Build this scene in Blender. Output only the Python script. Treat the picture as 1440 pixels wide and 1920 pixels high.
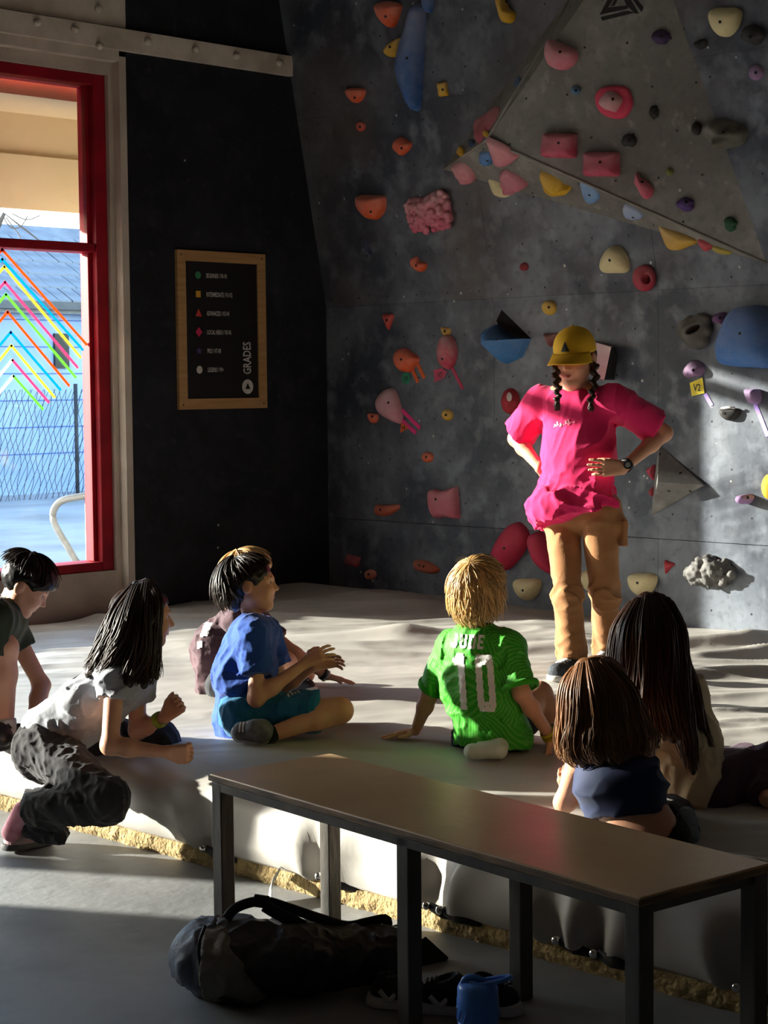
import bpy, bmesh, math, random
import numpy as np
from mathutils import Vector, Matrix
from mathutils.bvhtree import BVHTree

for o in list(bpy.data.objects):
    bpy.data.objects.remove(o)
random.seed(7)
RS = np.random.RandomState(7)
scene = bpy.context.scene
C = scene.collection

# ------------------------------------------------------------------ camera
F, H = 3437.0, 1.65                      # focal length in pixels of 1440x1920, camera height
yaw, pit, rol = math.radians(44.69), math.radians(3.986), math.radians(-0.533)
fw = np.array([math.cos(yaw)*math.cos(pit), math.sin(yaw)*math.cos(pit), -math.sin(pit)])
rt = np.array([math.sin(yaw), -math.cos(yaw), 0.0])
up = np.cross(rt, fw)
rt, up = rt*math.cos(rol)+up*math.sin(rol), -rt*math.sin(rol)+up*math.cos(rol)
CAM = np.array([0, 0, H])
cd = bpy.data.cameras.new('camera')
cd.sensor_fit = 'HORIZONTAL'; cd.sensor_width = 36; cd.lens = F/1440*36; cd.clip_end = 200
co = bpy.data.objects.new('camera', cd); C.objects.link(co)
m = Matrix.Identity(4)
for i in range(3):
    m[i][0], m[i][1], m[i][2], m[i][3] = rt[i], up[i], -fw[i], CAM[i]
co.matrix_world = m
scene.camera = co

# ------------------------------------------------------------------ light
SUN_H = np.array([0.497, -0.868])         # horizontal direction the light travels
SUN_EL = math.radians(13.0)
world = bpy.data.worlds.new('world'); scene.world = world; world.use_nodes = True
wn = world.node_tree
bg = wn.nodes['Background']
sky = wn.nodes.new('ShaderNodeTexSky'); sky.sky_type = 'NISHITA'; sky.sun_disc = False
sky.sun_elevation = SUN_EL; sky.sun_rotation = math.atan2(-SUN_H[0], -SUN_H[1])
sky.air_density = 1.0; sky.dust_density = 0.6; sky.ozone_density = 1.5
wn.links.new(sky.outputs[0], bg.inputs[0]); bg.inputs[1].default_value = 0.86
sl = bpy.data.lights.new('sun_offscreen', 'SUN'); sl.energy = 14.0; sl.angle = math.radians(0.8); sl.color = (1.0, 0.93, 0.82)
so = bpy.data.objects.new('sun_offscreen', sl); C.objects.link(so)
ld = Vector((SUN_H[0]*math.cos(SUN_EL), SUN_H[1]*math.cos(SUN_EL), -math.sin(SUN_EL)))
so.rotation_euler = ld.to_track_quat('-Z', 'Y').to_euler(); so.location = (-6, 20, 8)
vs = scene.view_settings
vs.view_transform = 'Standard'; vs.look = 'None'; vs.gamma = 1.0; vs.exposure = 0.75; vs.use_curve_mapping = False

# ------------------------------------------------------------------ pixel helpers
def ray(x, y): return fw+rt*(x-720)/F-up*(y-960)/F
def J(x, y, d): return CAM+ray(x, y)*d                      # pixel + depth along the view axis
def on_z(x, y, z): r = ray(x, y); return CAM+r*((z-H)/r[2])
def on_x(x, y, X): r = ray(x, y); return CAM+r*(X/r[0])
def on_y(x, y, Y): r = ray(x, y); return CAM+r*(Y/r[1])
def on_plane(x, y, p0, n): r = ray(x, y); return CAM+r*(np.dot(np.asarray(p0)-CAM, n)/np.dot(r, n))
def cv(r, u, f): v = rt*r+up*u+fw*f; return v/np.linalg.norm(v)
def nrm(v): v = np.asarray(v, float); return v/(np.linalg.norm(v)+1e-9)

# ------------------------------------------------------------------ materials
MATS = {}
def rgb(h):
    h = h.lstrip('#'); c = [int(h[i:i+2], 16)/255 for i in (0, 2, 4)]
    return tuple(((x+0.055)/1.055)**2.4 if x > 0.04045 else x/12.92 for x in c)
def mat(name, col, rough=0.6, col2=None, scale=8.0, bump=0.0, bscale=None, metal=0.0, spec=0.5, detail=4.0, lo=0.35, hi=0.65, sheen=0, coords='Object', stretch=(1, 1, 1)):
    if name in MATS: return MATS[name]
    if isinstance(col, str): col = rgb(col)
    if col2 is None: col2 = tuple(c*0.78 for c in col)
    if isinstance(col2, str): col2 = rgb(col2)
    M = bpy.data.materials.new(name); M.use_nodes = True
    nt = M.node_tree; b = nt.nodes['Principled BSDF']
    tc = nt.nodes.new('ShaderNodeTexCoord'); mp = nt.nodes.new('ShaderNodeMapping'); mp.inputs['Scale'].default_value = stretch
    nt.links.new(tc.outputs[coords], mp.inputs[0])
    nz = nt.nodes.new('ShaderNodeTexNoise'); nz.inputs['Scale'].default_value = scale; nz.inputs['Detail'].default_value = detail
    nt.links.new(mp.outputs[0], nz.inputs['Vector'])
    cr = nt.nodes.new('ShaderNodeValToRGB')
    cr.color_ramp.elements[0].position = lo; cr.color_ramp.elements[1].position = hi
    cr.color_ramp.elements[0].color = (*col2, 1); cr.color_ramp.elements[1].color = (*col, 1)
    nt.links.new(nz.outputs['Fac'], cr.inputs[0]); nt.links.new(cr.outputs[0], b.inputs['Base Color'])
    b.inputs['Roughness'].default_value = rough; b.inputs['Metallic'].default_value = metal
    b.inputs['Specular IOR Level'].default_value = spec
    if sheen: b.inputs['Sheen Weight'].default_value = sheen
    if bump:
        n2 = nt.nodes.new('ShaderNodeTexNoise'); n2.inputs['Scale'].default_value = bscale or scale*6; n2.inputs['Detail'].default_value = 5
        nt.links.new(mp.outputs[0], n2.inputs['Vector'])
        bp = nt.nodes.new('ShaderNodeBump'); bp.inputs['Strength'].default_value = bump; bp.inputs['Distance'].default_value = 0.02
        nt.links.new(n2.outputs['Fac'], bp.inputs['Height']); nt.links.new(bp.outputs[0], b.inputs['Normal'])
    MATS[name] = M
    return M
def N(nt, t, **kw):
    n = nt.nodes.new(t)
    for k, v in kw.items(): setattr(n, k, v)
    return n
def math_node(nt, op, a, b=None):
    n = N(nt, 'ShaderNodeMath', operation=op)
    for i, v in enumerate((a, b)):
        if v is None: continue
        if isinstance(v, (int, float)): n.inputs[i].default_value = v
        else: nt.links.new(v, n.inputs[i])
    return n.outputs[0]
def mixcol(nt, fac, a, b):
    n = N(nt, 'ShaderNodeMix', data_type='RGBA')
    if isinstance(fac, float): n.inputs[0].default_value = fac
    else: nt.links.new(fac, n.inputs[0])
    for i, v in ((6, a), (7, b)):
        if isinstance(v, tuple): n.inputs[i].default_value = (*v[:3], 1)
        else: nt.links.new(v, n.inputs[i])
    return n.outputs[2]

def wall_paint(name, base, lightc, rough, dots, chips, brown=None, axes=(1, 2), spec=0.5):
    """dark textured climbing-wall paint: mottling, bolt-hole dots, chips of bare filler"""
    M = bpy.data.materials.new(name); M.use_nodes = True; nt = M.node_tree; b = nt.nodes['Principled BSDF']
    tc = N(nt, 'ShaderNodeTexCoord'); v = tc.outputs['Object']
    def noise(s, d=4.0):
        n = N(nt, 'ShaderNodeTexNoise'); n.inputs['Scale'].default_value = s; n.inputs['Detail'].default_value = d
        nt.links.new(v, n.inputs['Vector']); return n.outputs['Fac']
    def ramp(f, p0, p1):
        r = N(nt, 'ShaderNodeMapRange'); r.inputs[1].default_value = p0; r.inputs[2].default_value = p1
        nt.links.new(f, r.inputs[0]); return r.outputs[0]
    col = mixcol(nt, ramp(noise(2.2, 6), 0.40, 0.72), base, lightc)
    col = mixcol(nt, math_node(nt, 'MULTIPLY', ramp(noise(7.5, 9), 0.50, 0.70), 0.65), col, tuple(c*0.5+d*0.5 for c, d in zip(lightc, (min(1, x*1.5) for x in lightc))))
    col = mixcol(nt, math_node(nt, 'MULTIPLY', ramp(noise(23, 9), 0.52, 0.75), 0.5), col, tuple(c*0.55 for c in base))
    if brown: col = mixcol(nt, math_node(nt, 'MULTIPLY', ramp(noise(0.9, 5), 0.45, 0.7), 0.8), col, brown)
    col = mixcol(nt, math_node(nt, 'MULTIPLY', ramp(noise(14, 6), 0.60, 0.78), 0.45), col, tuple(min(1, c*2.6+.03) for c in base))
    vo = N(nt, 'ShaderNodeTexVoronoi'); vo.inputs['Scale'].default_value = 9.0; nt.links.new(v, vo.inputs['Vector'])
    near = math_node(nt, 'LESS_THAN', vo.outputs['Distance'], 0.075)
    sep = N(nt, 'ShaderNodeSeparateColor'); nt.links.new(vo.outputs['Color'], sep.inputs[0])
    chip = math_node(nt, 'MULTIPLY', near, math_node(nt, 'GREATER_THAN', sep.outputs[0], chips))
    col = mixcol(nt, math_node(nt, 'MULTIPLY', chip, 0.75), col, (0.5, 0.5, 0.46))
    if dots:
        sx = N(nt, 'ShaderNodeSeparateXYZ'); nt.links.new(v, sx.inputs[0])
        u, w = sx.outputs[axes[0]], sx.outputs[axes[1]]
        row = math_node(nt, 'FLOOR', math_node(nt, 'DIVIDE', w, dots))
        sh = math_node(nt, 'MULTIPLY', math_node(nt, 'MODULO', math_node(nt, 'ABSOLUTE', row), 2.0), 0.5)
        fu = math_node(nt, 'SUBTRACT', math_node(nt, 'FRACT', math_node(nt, 'ADD', math_node(nt, 'DIVIDE', u, dots), sh)), 0.5)
        fv = math_node(nt, 'SUBTRACT', math_node(nt, 'FRACT', math_node(nt, 'DIVIDE', w, dots)), 0.5)
        r2 = math_node(nt, 'SQRT', math_node(nt, 'ADD', math_node(nt, 'MULTIPLY', fu, fu), math_node(nt, 'MULTIPLY', fv, fv)))
        dot = math_node(nt, 'LESS_THAN', r2, 0.0065/dots)
        col = mixcol(nt, dot, col, (0.006, 0.006, 0.007))
    nt.links.new(col, b.inputs['Base Color'])
    rr = N(nt, 'ShaderNodeMapRange'); rr.inputs[3].default_value = rough-0.07; rr.inputs[4].default_value = rough+0.1
    nt.links.new(noise(5), rr.inputs[0]); nt.links.new(rr.outputs[0], b.inputs['Roughness'])
    b.inputs['Specular IOR Level'].default_value = spec
    bp = N(nt, 'ShaderNodeBump'); bp.inputs['Strength'].default_value = 0.12; bp.inputs['Distance'].default_value = 0.006
    nt.links.new(noise(45, 6), bp.inputs['Height']); nt.links.new(bp.outputs[0], b.inputs['Normal'])
    MATS[name] = M
    return M

def glass_mat():
    M = bpy.data.materials.new('window_glass'); M.use_nodes = True; nt = M.node_tree
    nt.nodes.remove(nt.nodes['Principled BSDF'])
    t = N(nt, 'ShaderNodeBsdfTransparent'); g = N(nt, 'ShaderNodeBsdfGlossy'); g.inputs['Roughness'].default_value = 0.02
    nz = N(nt, 'ShaderNodeTexNoise'); nz.inputs['Scale'].default_value = 1.5
    cr = N(nt, 'ShaderNodeValToRGB'); cr.color_ramp.elements[0].color = (0.93, 0.96, 0.95, 1); cr.color_ramp.elements[1].color = (0.97, 0.98, 0.98, 1)
    nt.links.new(nz.outputs['Fac'], cr.inputs[0]); nt.links.new(cr.outputs[0], t.inputs[0])
    fr = N(nt, 'ShaderNodeFresnel'); fr.inputs[0].default_value = 1.45
    mx = N(nt, 'ShaderNodeMixShader'); nt.links.new(fr.outputs[0], mx.inputs[0]); nt.links.new(t.outputs[0], mx.inputs[1]); nt.links.new(g.outputs[0], mx.inputs[2])
    nt.links.new(mx.outputs[0], nt.nodes['Material Output'].inputs[0])
    MATS['window_glass'] = M
    return M

def tape_mat(name, col):
    if name in MATS: return MATS[name]
    M = mat(name, col, 0.5, None, 10); nt = M.node_tree; b = nt.nodes['Principled BSDF']
    t = N(nt, 'ShaderNodeBsdfTranslucent'); mx = N(nt, 'ShaderNodeMixShader'); mx.inputs[0].default_value = 0.7
    t.inputs[0].default_value = (*[min(1, c*1.1) for c in rgb(col)], 1)
    nt.links.new(b.outputs[0], mx.inputs[1]); nt.links.new(t.outputs[0], mx.inputs[2]); nt.links.new(mx.outputs[0], nt.nodes['Material Output'].inputs[0])
    return M

# ------------------------------------------------------------------ object helpers
WL = {}
def mesh_obj(name, V, Fc, material, parent=None, smooth=False, loc=None, mats=None, fmat=None):
    V = np.asarray(V, float)
    if parent is not None: loc = WL[parent.name]
    elif loc is None:
        loc = np.array([(V[:, 0].min()+V[:, 0].max())/2, (V[:, 1].min()+V[:, 1].max())/2, V[:, 2].min()])
    me = bpy.data.meshes.new(name)
    if isinstance(Fc, np.ndarray) and Fc.ndim == 2:
        n, k = Fc.shape
        me.vertices.add(len(V)); me.vertices.foreach_set('co', (V-loc).astype(np.float32).ravel())
        me.loops.add(n*k); me.loops.foreach_set('vertex_index', Fc.astype(np.int32).ravel())
        me.polygons.add(n); me.polygons.foreach_set('loop_start', np.arange(0, n*k, k, dtype=np.int32))
        me.polygons.foreach_set('loop_total', np.full(n, k, np.int32))
        me.update(calc_edges=True); me.validate()
    else:
        me.from_pydata([tuple(v) for v in (V-loc)], [], [tuple(f) for f in Fc]); me.update()
    for mm in (mats or [material]): me.materials.append(mm)
    if fmat is not None: me.polygons.foreach_set('material_index', np.asarray(fmat, np.int32))
    if smooth: me.polygons.foreach_set('use_smooth', np.ones(len(me.polygons), bool))
    o = bpy.data.objects.new(name, me); C.objects.link(o)
    if parent is not None: o.parent = parent
    else: o.location = loc
    WL[o.name] = np.asarray(loc, float)
    return o
def empty(name, loc):
    o = bpy.data.objects.new(name, None); C.objects.link(o); o.location = loc; o.empty_display_size = 0.1
    WL[o.name] = np.asarray(loc, float); return o
def tag(o, label, cat, group=None):
    o['label'] = label; o['category'] = cat
    if group: o['group'] = group
    return o
def struct(o): o['kind'] = 'structure'; return o
def box_vf(x0, x1, y0, y1, z0, z1):
    V = [(x0, y0, z0), (x1, y0, z0), (x1, y1, z0), (x0, y1, z0), (x0, y0, z1), (x1, y0, z1), (x1, y1, z1), (x0, y1, z1)]
    return V, [(0, 3, 2, 1), (4, 5, 6, 7), (0, 1, 5, 4), (1, 2, 6, 5), (2, 3, 7, 6), (3, 0, 4, 7)]
def box(name, b, material, parent=None, bevel=0.0):
    V, Fc = box_vf(*b)
    o = mesh_obj(name, V, Fc, material, parent)
    if bevel:
        md = o.modifiers.new('bevel', 'BEVEL'); md.width = bevel; md.segments = 2
    return o
def obox(name, c, ax, hs, material, parent=None, bevel=0.0):
    """box with centre c, orthonormal axes ax (3 rows) and half sizes"""
    ax = np.asarray(ax, float); c = np.asarray(c, float)
    V0, Fc = box_vf(-hs[0], hs[0], -hs[1], hs[1], -hs[2], hs[2])
    V = np.asarray(V0) @ ax + c
    if np.dot(np.cross(ax[0], ax[1]), ax[2]) < 0: Fc = [f[::-1] for f in Fc]
    o = mesh_obj(name, V, Fc, material, parent)
    if bevel:
        md = o.modifiers.new('bevel', 'BEVEL'); md.width = bevel; md.segments = 2
    return o
def tube_vf(P, R, n=8, closed=False, caps=True, flat=1.0, flatdir=None):
    P = np.asarray(P, float); k = len(P); R = np.broadcast_to(np.asarray(R, float), (k,))
    T = np.gradient(P, axis=0); T /= np.linalg.norm(T, axis=1)[:, None]+1e-9
    a = np.array([0, 0, 1.0]) if flatdir is None else np.asarray(flatdir, float)
    V = []
    for i in range(k):
        u = np.cross(T[i], a)
        if np.linalg.norm(u) < 0.05: u = np.cross(T[i], (1, 0.3, 0))
        u = nrm(u); w = nrm(np.cross(u, T[i]))
        for j in range(n):
            t = 2*math.pi*j/n
            V.append(P[i]+R[i]*(math.cos(t)*u+flat*math.sin(t)*w))
    Fc = []
    for i in range(k-1):
        for j in range(n):
            Fc.append((i*n+j, i*n+(j+1) % n, (i+1)*n+(j+1) % n, (i+1)*n+j))
    if caps:
        Fc.append(tuple(range(n))[::-1]); Fc.append(tuple((k-1)*n+j for j in range(n)))
    return V, Fc
def tube(name, P, R, material, parent=None, n=8, flat=1.0, flatdir=None):
    V, Fc = tube_vf(P, R, n, flat=flat, flatdir=flatdir)
    return mesh_obj(name, V, Fc, material, parent, smooth=True)
def merge(parts):
    V, Fc = [], []
    for v, f in parts:
        b = len(V); V += [tuple(x) for x in v]; Fc += [tuple(i+b for i in q) for q in f]
    return V, Fc
def catmull(P, n, closed=False):
    P = np.asarray(P, float); k = len(P); out = []
    segs = k if closed else k-1
    for t in np.linspace(0, segs, n, endpoint=not closed):
        i = min(int(t), segs-1); u = t-i
        g = (lambda q: P[q % k]) if closed else (lambda q: P[min(max(q, 0), k-1)])
        a, b, c, d = g(i-1), g(i), g(i+1), g(i+2)
        out.append(0.5*((2*b)+(-a+c)*u+(2*a-5*b+4*c-d)*u*u+(-a+3*b-3*c+d)*u**3))
    return np.array(out)
def ellipsoid_vf(c, ax, r, nu=12, nv=8):
    ax = np.asarray(ax, float); V = []; Fc = []
    for i in range(nv+1):
        ph = math.pi*i/nv
        for j in range(nu):
            th = 2*math.pi*j/nu
            V.append(np.asarray(c)+(r[0]*math.sin(ph)*math.cos(th))*ax[0]+(r[1]*math.sin(ph)*math.sin(th))*ax[1]+r[2]*math.cos(ph)*ax[2])
    for i in range(nv):
        for j in range(nu):
            Fc.append((i*nu+j, (i+1)*nu+j, (i+1)*nu+(j+1) % nu, i*nu+(j+1) % nu))
    return V, Fc
def ellipsoid(name, c, ax, r, material, parent, nu=14, nv=9):
    V, Fc = ellipsoid_vf(c, ax, r, nu, nv)
    return mesh_obj(name, V, Fc, material, parent, smooth=True)
def text_mesh(name, s, material, parent, origin, ux, uy, size, xs=1.0, align='LEFT', depth=0.0006):
    cu = bpy.data.curves.new(name, 'FONT'); cu.body = s; cu.size = 1.0; cu.align_x = align; cu.resolution_u = 2; cu.offset = 0.012
    t = bpy.data.objects.new(name, cu); C.objects.link(t)
    dg = bpy.context.evaluated_depsgraph_get(); me = bpy.data.meshes.new_from_object(t.evaluated_get(dg))
    V = np.array([v.co[:] for v in me.vertices]); Fc = [tuple(p.vertices) for p in me.polygons]
    bpy.data.objects.remove(t); bpy.data.curves.remove(cu); bpy.data.meshes.remove(me)
    n = np.cross(ux, uy)
    W = np.asarray(origin)+V[:, :1]*size*xs*np.asarray(ux)+V[:, 1:2]*size*np.asarray(uy)+depth*n
    return mesh_obj(name, W, Fc, material, parent)

# ------------------------------------------------------------------ value noise
_T = np.random.RandomState(3).rand(32, 32, 32).astype(np.float32)
def vnoise(p, f=1.0, off=0.0):
    q = np.asarray(p)*f+off+100.0
    i = np.floor(q).astype(int); u = q-i; u = u*u*(3-2*u)
    x0, y0, z0 = i[..., 0] & 31, i[..., 1] & 31, i[..., 2] & 31
    x1, y1, z1 = (x0+1) & 31, (y0+1) & 31, (z0+1) & 31
    ux, uy, uz = u[..., 0], u[..., 1], u[..., 2]
    a = _T[x0, y0, z0]*(1-ux)+_T[x1, y0, z0]*ux; b = _T[x0, y1, z0]*(1-ux)+_T[x1, y1, z0]*ux
    c = _T[x0, y0, z1]*(1-ux)+_T[x1, y0, z1]*ux; d = _T[x0, y1, z1]*(1-ux)+_T[x1, y1, z1]*ux
    return ((a*(1-uy)+b*uy)*(1-uz)+(c*(1-uy)+d*uy)*uz)*2-1

# ================================================================== STRUCTURE
XW, YW, ZS = 8.4, 8.90, 2.16             # climbing wall plane, window wall plane, height of the bend
MT = 0.30                               # mat top
TIL = math.radians(11.2)
m_floor = mat('concrete_floor', '#97999a', 0.55, '#6f7172', 1.6, bump=0.2, bscale=14, detail=8)
m_white = mat('white_painted_concrete', '#c3b8aa', 0.7, '#a99e90', 3.0, bump=0.3, bscale=18)
m_beam = mat('white_painted_beam', '#cfc6ba', 0.65, '#b0a79a', 5.0, bump=0.2)
m_dark = wall_paint('black_wall_paint', (0.0085, 0.0098, 0.0135), (0.018, 0.020, 0.026), 0.62, None, 0.93, spec=0.25)
m_wlow = wall_paint('grey_climbing_wall_paint', (0.040, 0.050, 0.072), (0.148, 0.168, 0.200), 0.34, 0.26, 0.76)
m_wup = wall_paint('grey_upper_wall_paint', (0.040, 0.050, 0.072), (0.148, 0.168, 0.200), 0.34, 0.26, 0.72, (0.085, 0.062, 0.050))
m_red = mat('red_window_frame', '#a01626', 0.5, '#86101f', 4.0, spec=0.2)
m_glass = glass_mat()
m_plain = m_white                       # unseen walls carry the same white paint as the window wall
m_ceil = m_beam

struct(box('floor', (-5, XW+0.6, -5, YW+0.05, -0.25, 0.0), m_floor))
struct(box('ceiling', (-5, XW+0.6, -5, YW+0.3, 5.6, 5.8), m_ceil))
struct(box('wall_rear', (-5.2, -5, -5, YW+0.3, -0.25, 5.6), m_plain))
wr = struct(empty('wall_right', (0, -5, 0)))
for b in ((-5, -4.5, -5.2, -5, 0, 5.6), (3.0, XW+0.6, -5.2, -5, 0, 5.6), (-4.5, 3.0, -5.2, -5, 0, 5.6)):
    box('wall_section', b, m_plain, wr)

# window wall: sill, piers, head and the dark boarded bay beyond the window
WX0, WX1, SIL, HEAD = 0.80, on_y(213, 700, YW)[0], on_y(219, 1069, YW)[2], on_y(200, 140, YW)[2]
TR0, TR1 = on_y(120, 470, YW+.05)[2], on_y(120, 453, YW+.05)[2]
PY = YW-0.07                          # face of the black boards, proud of the white wall
wl = struct(empty('wall_left', (4, YW, 0)))
box('wall_section', (-5, WX0, YW, YW+0.24, 0, 5.6), m_white, wl)
box('wall_section', (WX0, WX1, YW, YW+0.24, 0, SIL), m_white, wl)
box('wall_section', (WX0, WX1, YW, YW+0.24, HEAD, 5.6), m_white, wl)
box('wall_section', (WX1, XW+0.6, YW, YW+0.24, 0, 5.6), m_white, wl)
PXE = on_y(245.5, 600, PY)[0]
box('pilaster', (PXE-0.05, PXE, PY+0.004, YW, 0.3, 3.60), m_white, wl)
# black boards: two panels, below and above the beam
bza, bzb = on_y(300, 104.5, PY-0.04)[2], on_y(300, 65, PY-0.04)[2]
for z0, z1 in ((0.0, bza+.06), (bza+.065, 5.6)):
    box('panel', (PXE, XW+0.2, PY, YW, z0, z1), m_dark, wl)
tr = struct(empty('trim_1', (6.9, YW, 3.63)))
box('beam', (-2.0, on_y(549, 125, PY-0.04)[0], PY-0.04, PY, bza, bzb), m_beam, tr)
box('beam', (-2.0, PXE-0.051, PY+0.001, YW, bza-.06, bzb+0.01), m_beam, tr)
box('board', (-2.0, PXE-0.006, PY-0.01, YW, bzb+0.011, 4.6), m_beam, tr)
m_bolt = mat('painted_bolt', '#cfc6ba', 0.55, '#9d958a', 20.0)
for bx, by in ((69, 42), (139, 56), (185, 87), (276, 78), (365, 93), (442, 105), (523, 118), (183, 17)):
    p = on_y(bx, by, PY-0.04 if by != 17 else PY-0.01)
    V, Fc = tube_vf([p, p+np.array([0, -0.012, 0]), p+np.array([0, -0.03, 0]), p+np.array([0, -0.034, 0])], [0.024, 0.022, 0.016, 0.006], 10)
    mesh_obj('bolt', V, Fc, m_bolt, tr, smooth=True)

# climbing wall: backing plus plywood panels, lower rows upright and upper rows overhanging
wb = struct(empty('wall_back', (XW, 5, 0)))
box('backing', (XW+0.03, XW+0.2, -5, YW+0.1, 0, 5.6), m_dark, wb)
cols = [YW-0.03]+[7.36-1.22*i for i in range(0, 11)]
upn = np.array([-math.cos(TIL), 0, -math.sin(TIL)])      # outward normal of the overhang
upd = np.array([-math.sin(TIL), 0, math.cos(TIL)])
UP0 = np.array([XW, 0, ZS])
for a, b in zip(cols[:-1], cols[1:]):
    for z0, z1 in ((0.0, 0.766), (0.769, ZS)):
        box('panel', (XW, XW+0.03, b+0.0008, a-0.0008, z0, z1-0.0006), m_wlow, wb)
    s = 0.0
    while s < 3.5:
        e = s+1.22
        V = []
        for w in (0, 0.03):
            for y in (b+0.0008, a-0.0008):
                for q in (s+0.0008, e-0.0008):
                    p = UP0+upd*q-upn*w; V.append((p[0], y, p[2]))
        mesh_obj('panel', V, [(0, 1, 3, 2), (4, 6, 7, 5), (0, 2, 6, 4), (1, 5, 7, 3), (0, 4, 5, 1), (2, 3, 7, 6)], m_wup, wb)
        s = e

# windows: red frames, a transom at mid height, glass, tape chevrons on the visible pane
GY = YW+0.11
def window(name, x0, x1, fl=0.085, fr=0.085):
    w = struct(empty(name, ((x0+x1)/2, GY, SIL)))
    d0, d1 = YW+0.03, YW+0.20
    for nm, b in (('frame_side', (x0, x0+fl, d0, d1, SIL, HEAD)), ('frame_side', (x1-fr, x1, d0, d1, SIL, HEAD)),
                  ('frame_sill', (x0+fl, x1-fr, d0, d1, SIL, SIL+0.055)), ('frame_head', (x0+fl, x1-fr, d0, d1, HEAD-0.065, HEAD)),
                  ('transom', (x0+fl, x1-fr, d0+0.01, d1, TR0, TR1))):
        box(nm, b, m_red, w, bevel=0.006)
    for xx in (x0+fl, x1-fr-0.028):                       # inner glazing bead
        box('glazing_bead', (xx, xx+0.028, GY-0.03, GY+0.03, SIL+0.056, HEAD-0.066), m_red, w, bevel=0.004)
    for z0, z1 in ((SIL+0.055, TR0), (TR1, HEAD-0.065)):
        V, Fc = box_vf(x0+fl, x1-fr, GY-0.003, GY+0.003, z0, z1)
        mesh_obj('pane', V, Fc, m_glass, w)
    return w
w1 = window('window_1', 1.46, WX1, 0.05)
w2 = window('window_2', WX0, 1.46, 0.05, 0.05)
tapes = [((4, 468), (163, 647), '#ff7a3c'), ((4, 486), (156, 657), '#12a7d8'), ((8, 500), (152, 671), '#f4e36a'), ((9, 529), (146, 690), '#ff6f96'),
         ((11, 552), (143, 709), '#8fe56b'), ((14, 585), (130, 724), '#ff7a3c'), ((20, 623), (114, 732), '#12a7d8'), ((21, 648), (103, 746), '#f4e36a'),
         ((23, 675), (92, 755), '#ff6f96'), ((25, 705), (81, 768), '#8fe56b')]
for i, (a, e, c) in enumerate(tapes):
    A = on_y(a[0], a[1], GY-0.006); B = on_y(e[0], e[1], GY-0.006)
    D = B-A; Lf = A+np.array([-D[0], 0, D[2]])
    mt = tape_mat('tape_'+c[1:], c)
    wd = 0.016
    for P, Q, cc in ((A, B, mt), (A, Lf, tape_mat('tape_white', '#f2efe6') if i > 7 else mt)):
        d = nrm(Q-P); n = np.array([-d[2], 0, d[0]])
        V = []
        for yy in (0, -0.0015):
            for p in (P-n*wd/2-d*0.006, Q-n*wd/2, Q+n*wd/2, P+n*wd/2-d*0.006): V.append(p+np.array([0, yy-0.0008*(i % 2), 0]))
        mesh_obj('tape_stripe', V, [(0, 1, 2, 3), (7, 6, 5, 4), (0, 4, 5, 1), (1, 5, 6, 2), (2, 6, 7, 3), (3, 7, 4, 0)], cc, w1)

# ------------------------------------------------------------------ outdoors
m_ground = mat('street_ground', '#b3b3b4', 0.9, '#93918e', 0.7, bump=0.3, detail=8)
m_soff = mat('cream_soffit', '#d8c09a', 0.8, '#cdb48c', 1.0)
m_bluewall = mat('blue_painted_wall', '#a0b8e0', 0.75, '#8fa8d6', 1.2, bump=0.1)
m_roof = mat('slate_shingle', '#8d929c', 0.8, '#757a85', 3.0, bump=0.3)
m_wire = mat('fence_wire', '#3b3d42', 0.6)
m_steel = mat('galvanised_steel', '#7c7c7a', 0.5, '#666766', 12, metal=0.2)
m_black = mat('black_plastic', '#1b1b1d', 0.5)
struct(box('ground', (-40, 60, YW+0.24, 70, -0.4, -0.02), m_ground))
struct(box('ground_yard', (-40, 60, -40, -5.2, -0.4, -0.02), m_ground))
cn = empty('porch_canopy', (5, YW+0.7, 2.76))
box('soffit', (-8, 14, YW+0.25, YW+0.86, 3.36, 3.46), m_soff, cn)
box('edge_beam', (-8, 14, YW+0.86, YW+0.98, 2.90, 3.46), m_soff, cn)
box('lower_fascia', (-8, 14, YW+0.83, YW+0.86, 2.765, 3.10), m_soff, cn)
tag(cn, 'cream porch canopy with stepped edge beam outside the window', 'canopy')
BY = 24.2
bl = empty('building', (17, BY, 0))
box('wall', (-14, 34, BY, BY+0.3, -0.1, 3.0), m_bluewall, bl)
box('gutter', (-14, 34, BY-0.42, BY-0.3, 2.86, 2.98), mat('gutter', '#4d5058', 0.5), bl)
box('fascia', (-14, 34, BY-0.3, BY, 2.80, 2.95), mat('fascia_grey', '#83878f', 0.6), bl)
# roof slope in courses of shingles
sh_mesh = None
for r in range(6):
    y0 = BY-0.35+r*0.42; z0 = 2.98+r*0.235
    for cidx in range(60):
        x0 = 12.0+cidx*0.26+(r % 2)*0.13+RS.uniform(-0.02, 0.02)
        V = [(x0, y0, z0), (x0+0.25, y0, z0), (x0+0.25, y0+0.46, z0+0.235), (x0, y0+0.46, z0+0.235)]
        V += [(a, b, c+0.03) for a, b, c in V]
        if sh_mesh is None:
            s0 = mesh_obj('shingle', V, [(0, 3, 2, 1), (4, 5, 6, 7), (0, 1, 5, 4), (1, 2, 6, 5), (2, 3, 7, 6), (3, 0, 4, 7)], m_roof, bl); sh_mesh = s0.data; org = np.array(V[0])
        elif r*60+cidx < 290:
            s = bpy.data.objects.new('shingle', sh_mesh); C.objects.link(s); s.parent = bl
            s.location = np.array(V[0])-org
V, Fc = box_vf(-14, 34, BY-0.30, BY+2.4, 2.9, 2.95)
V = np.array(V); V[V[:, 1] > BY+1, 2] += 1.47
mesh_obj('roof_deck', V, Fc, m_roof, bl)
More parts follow.
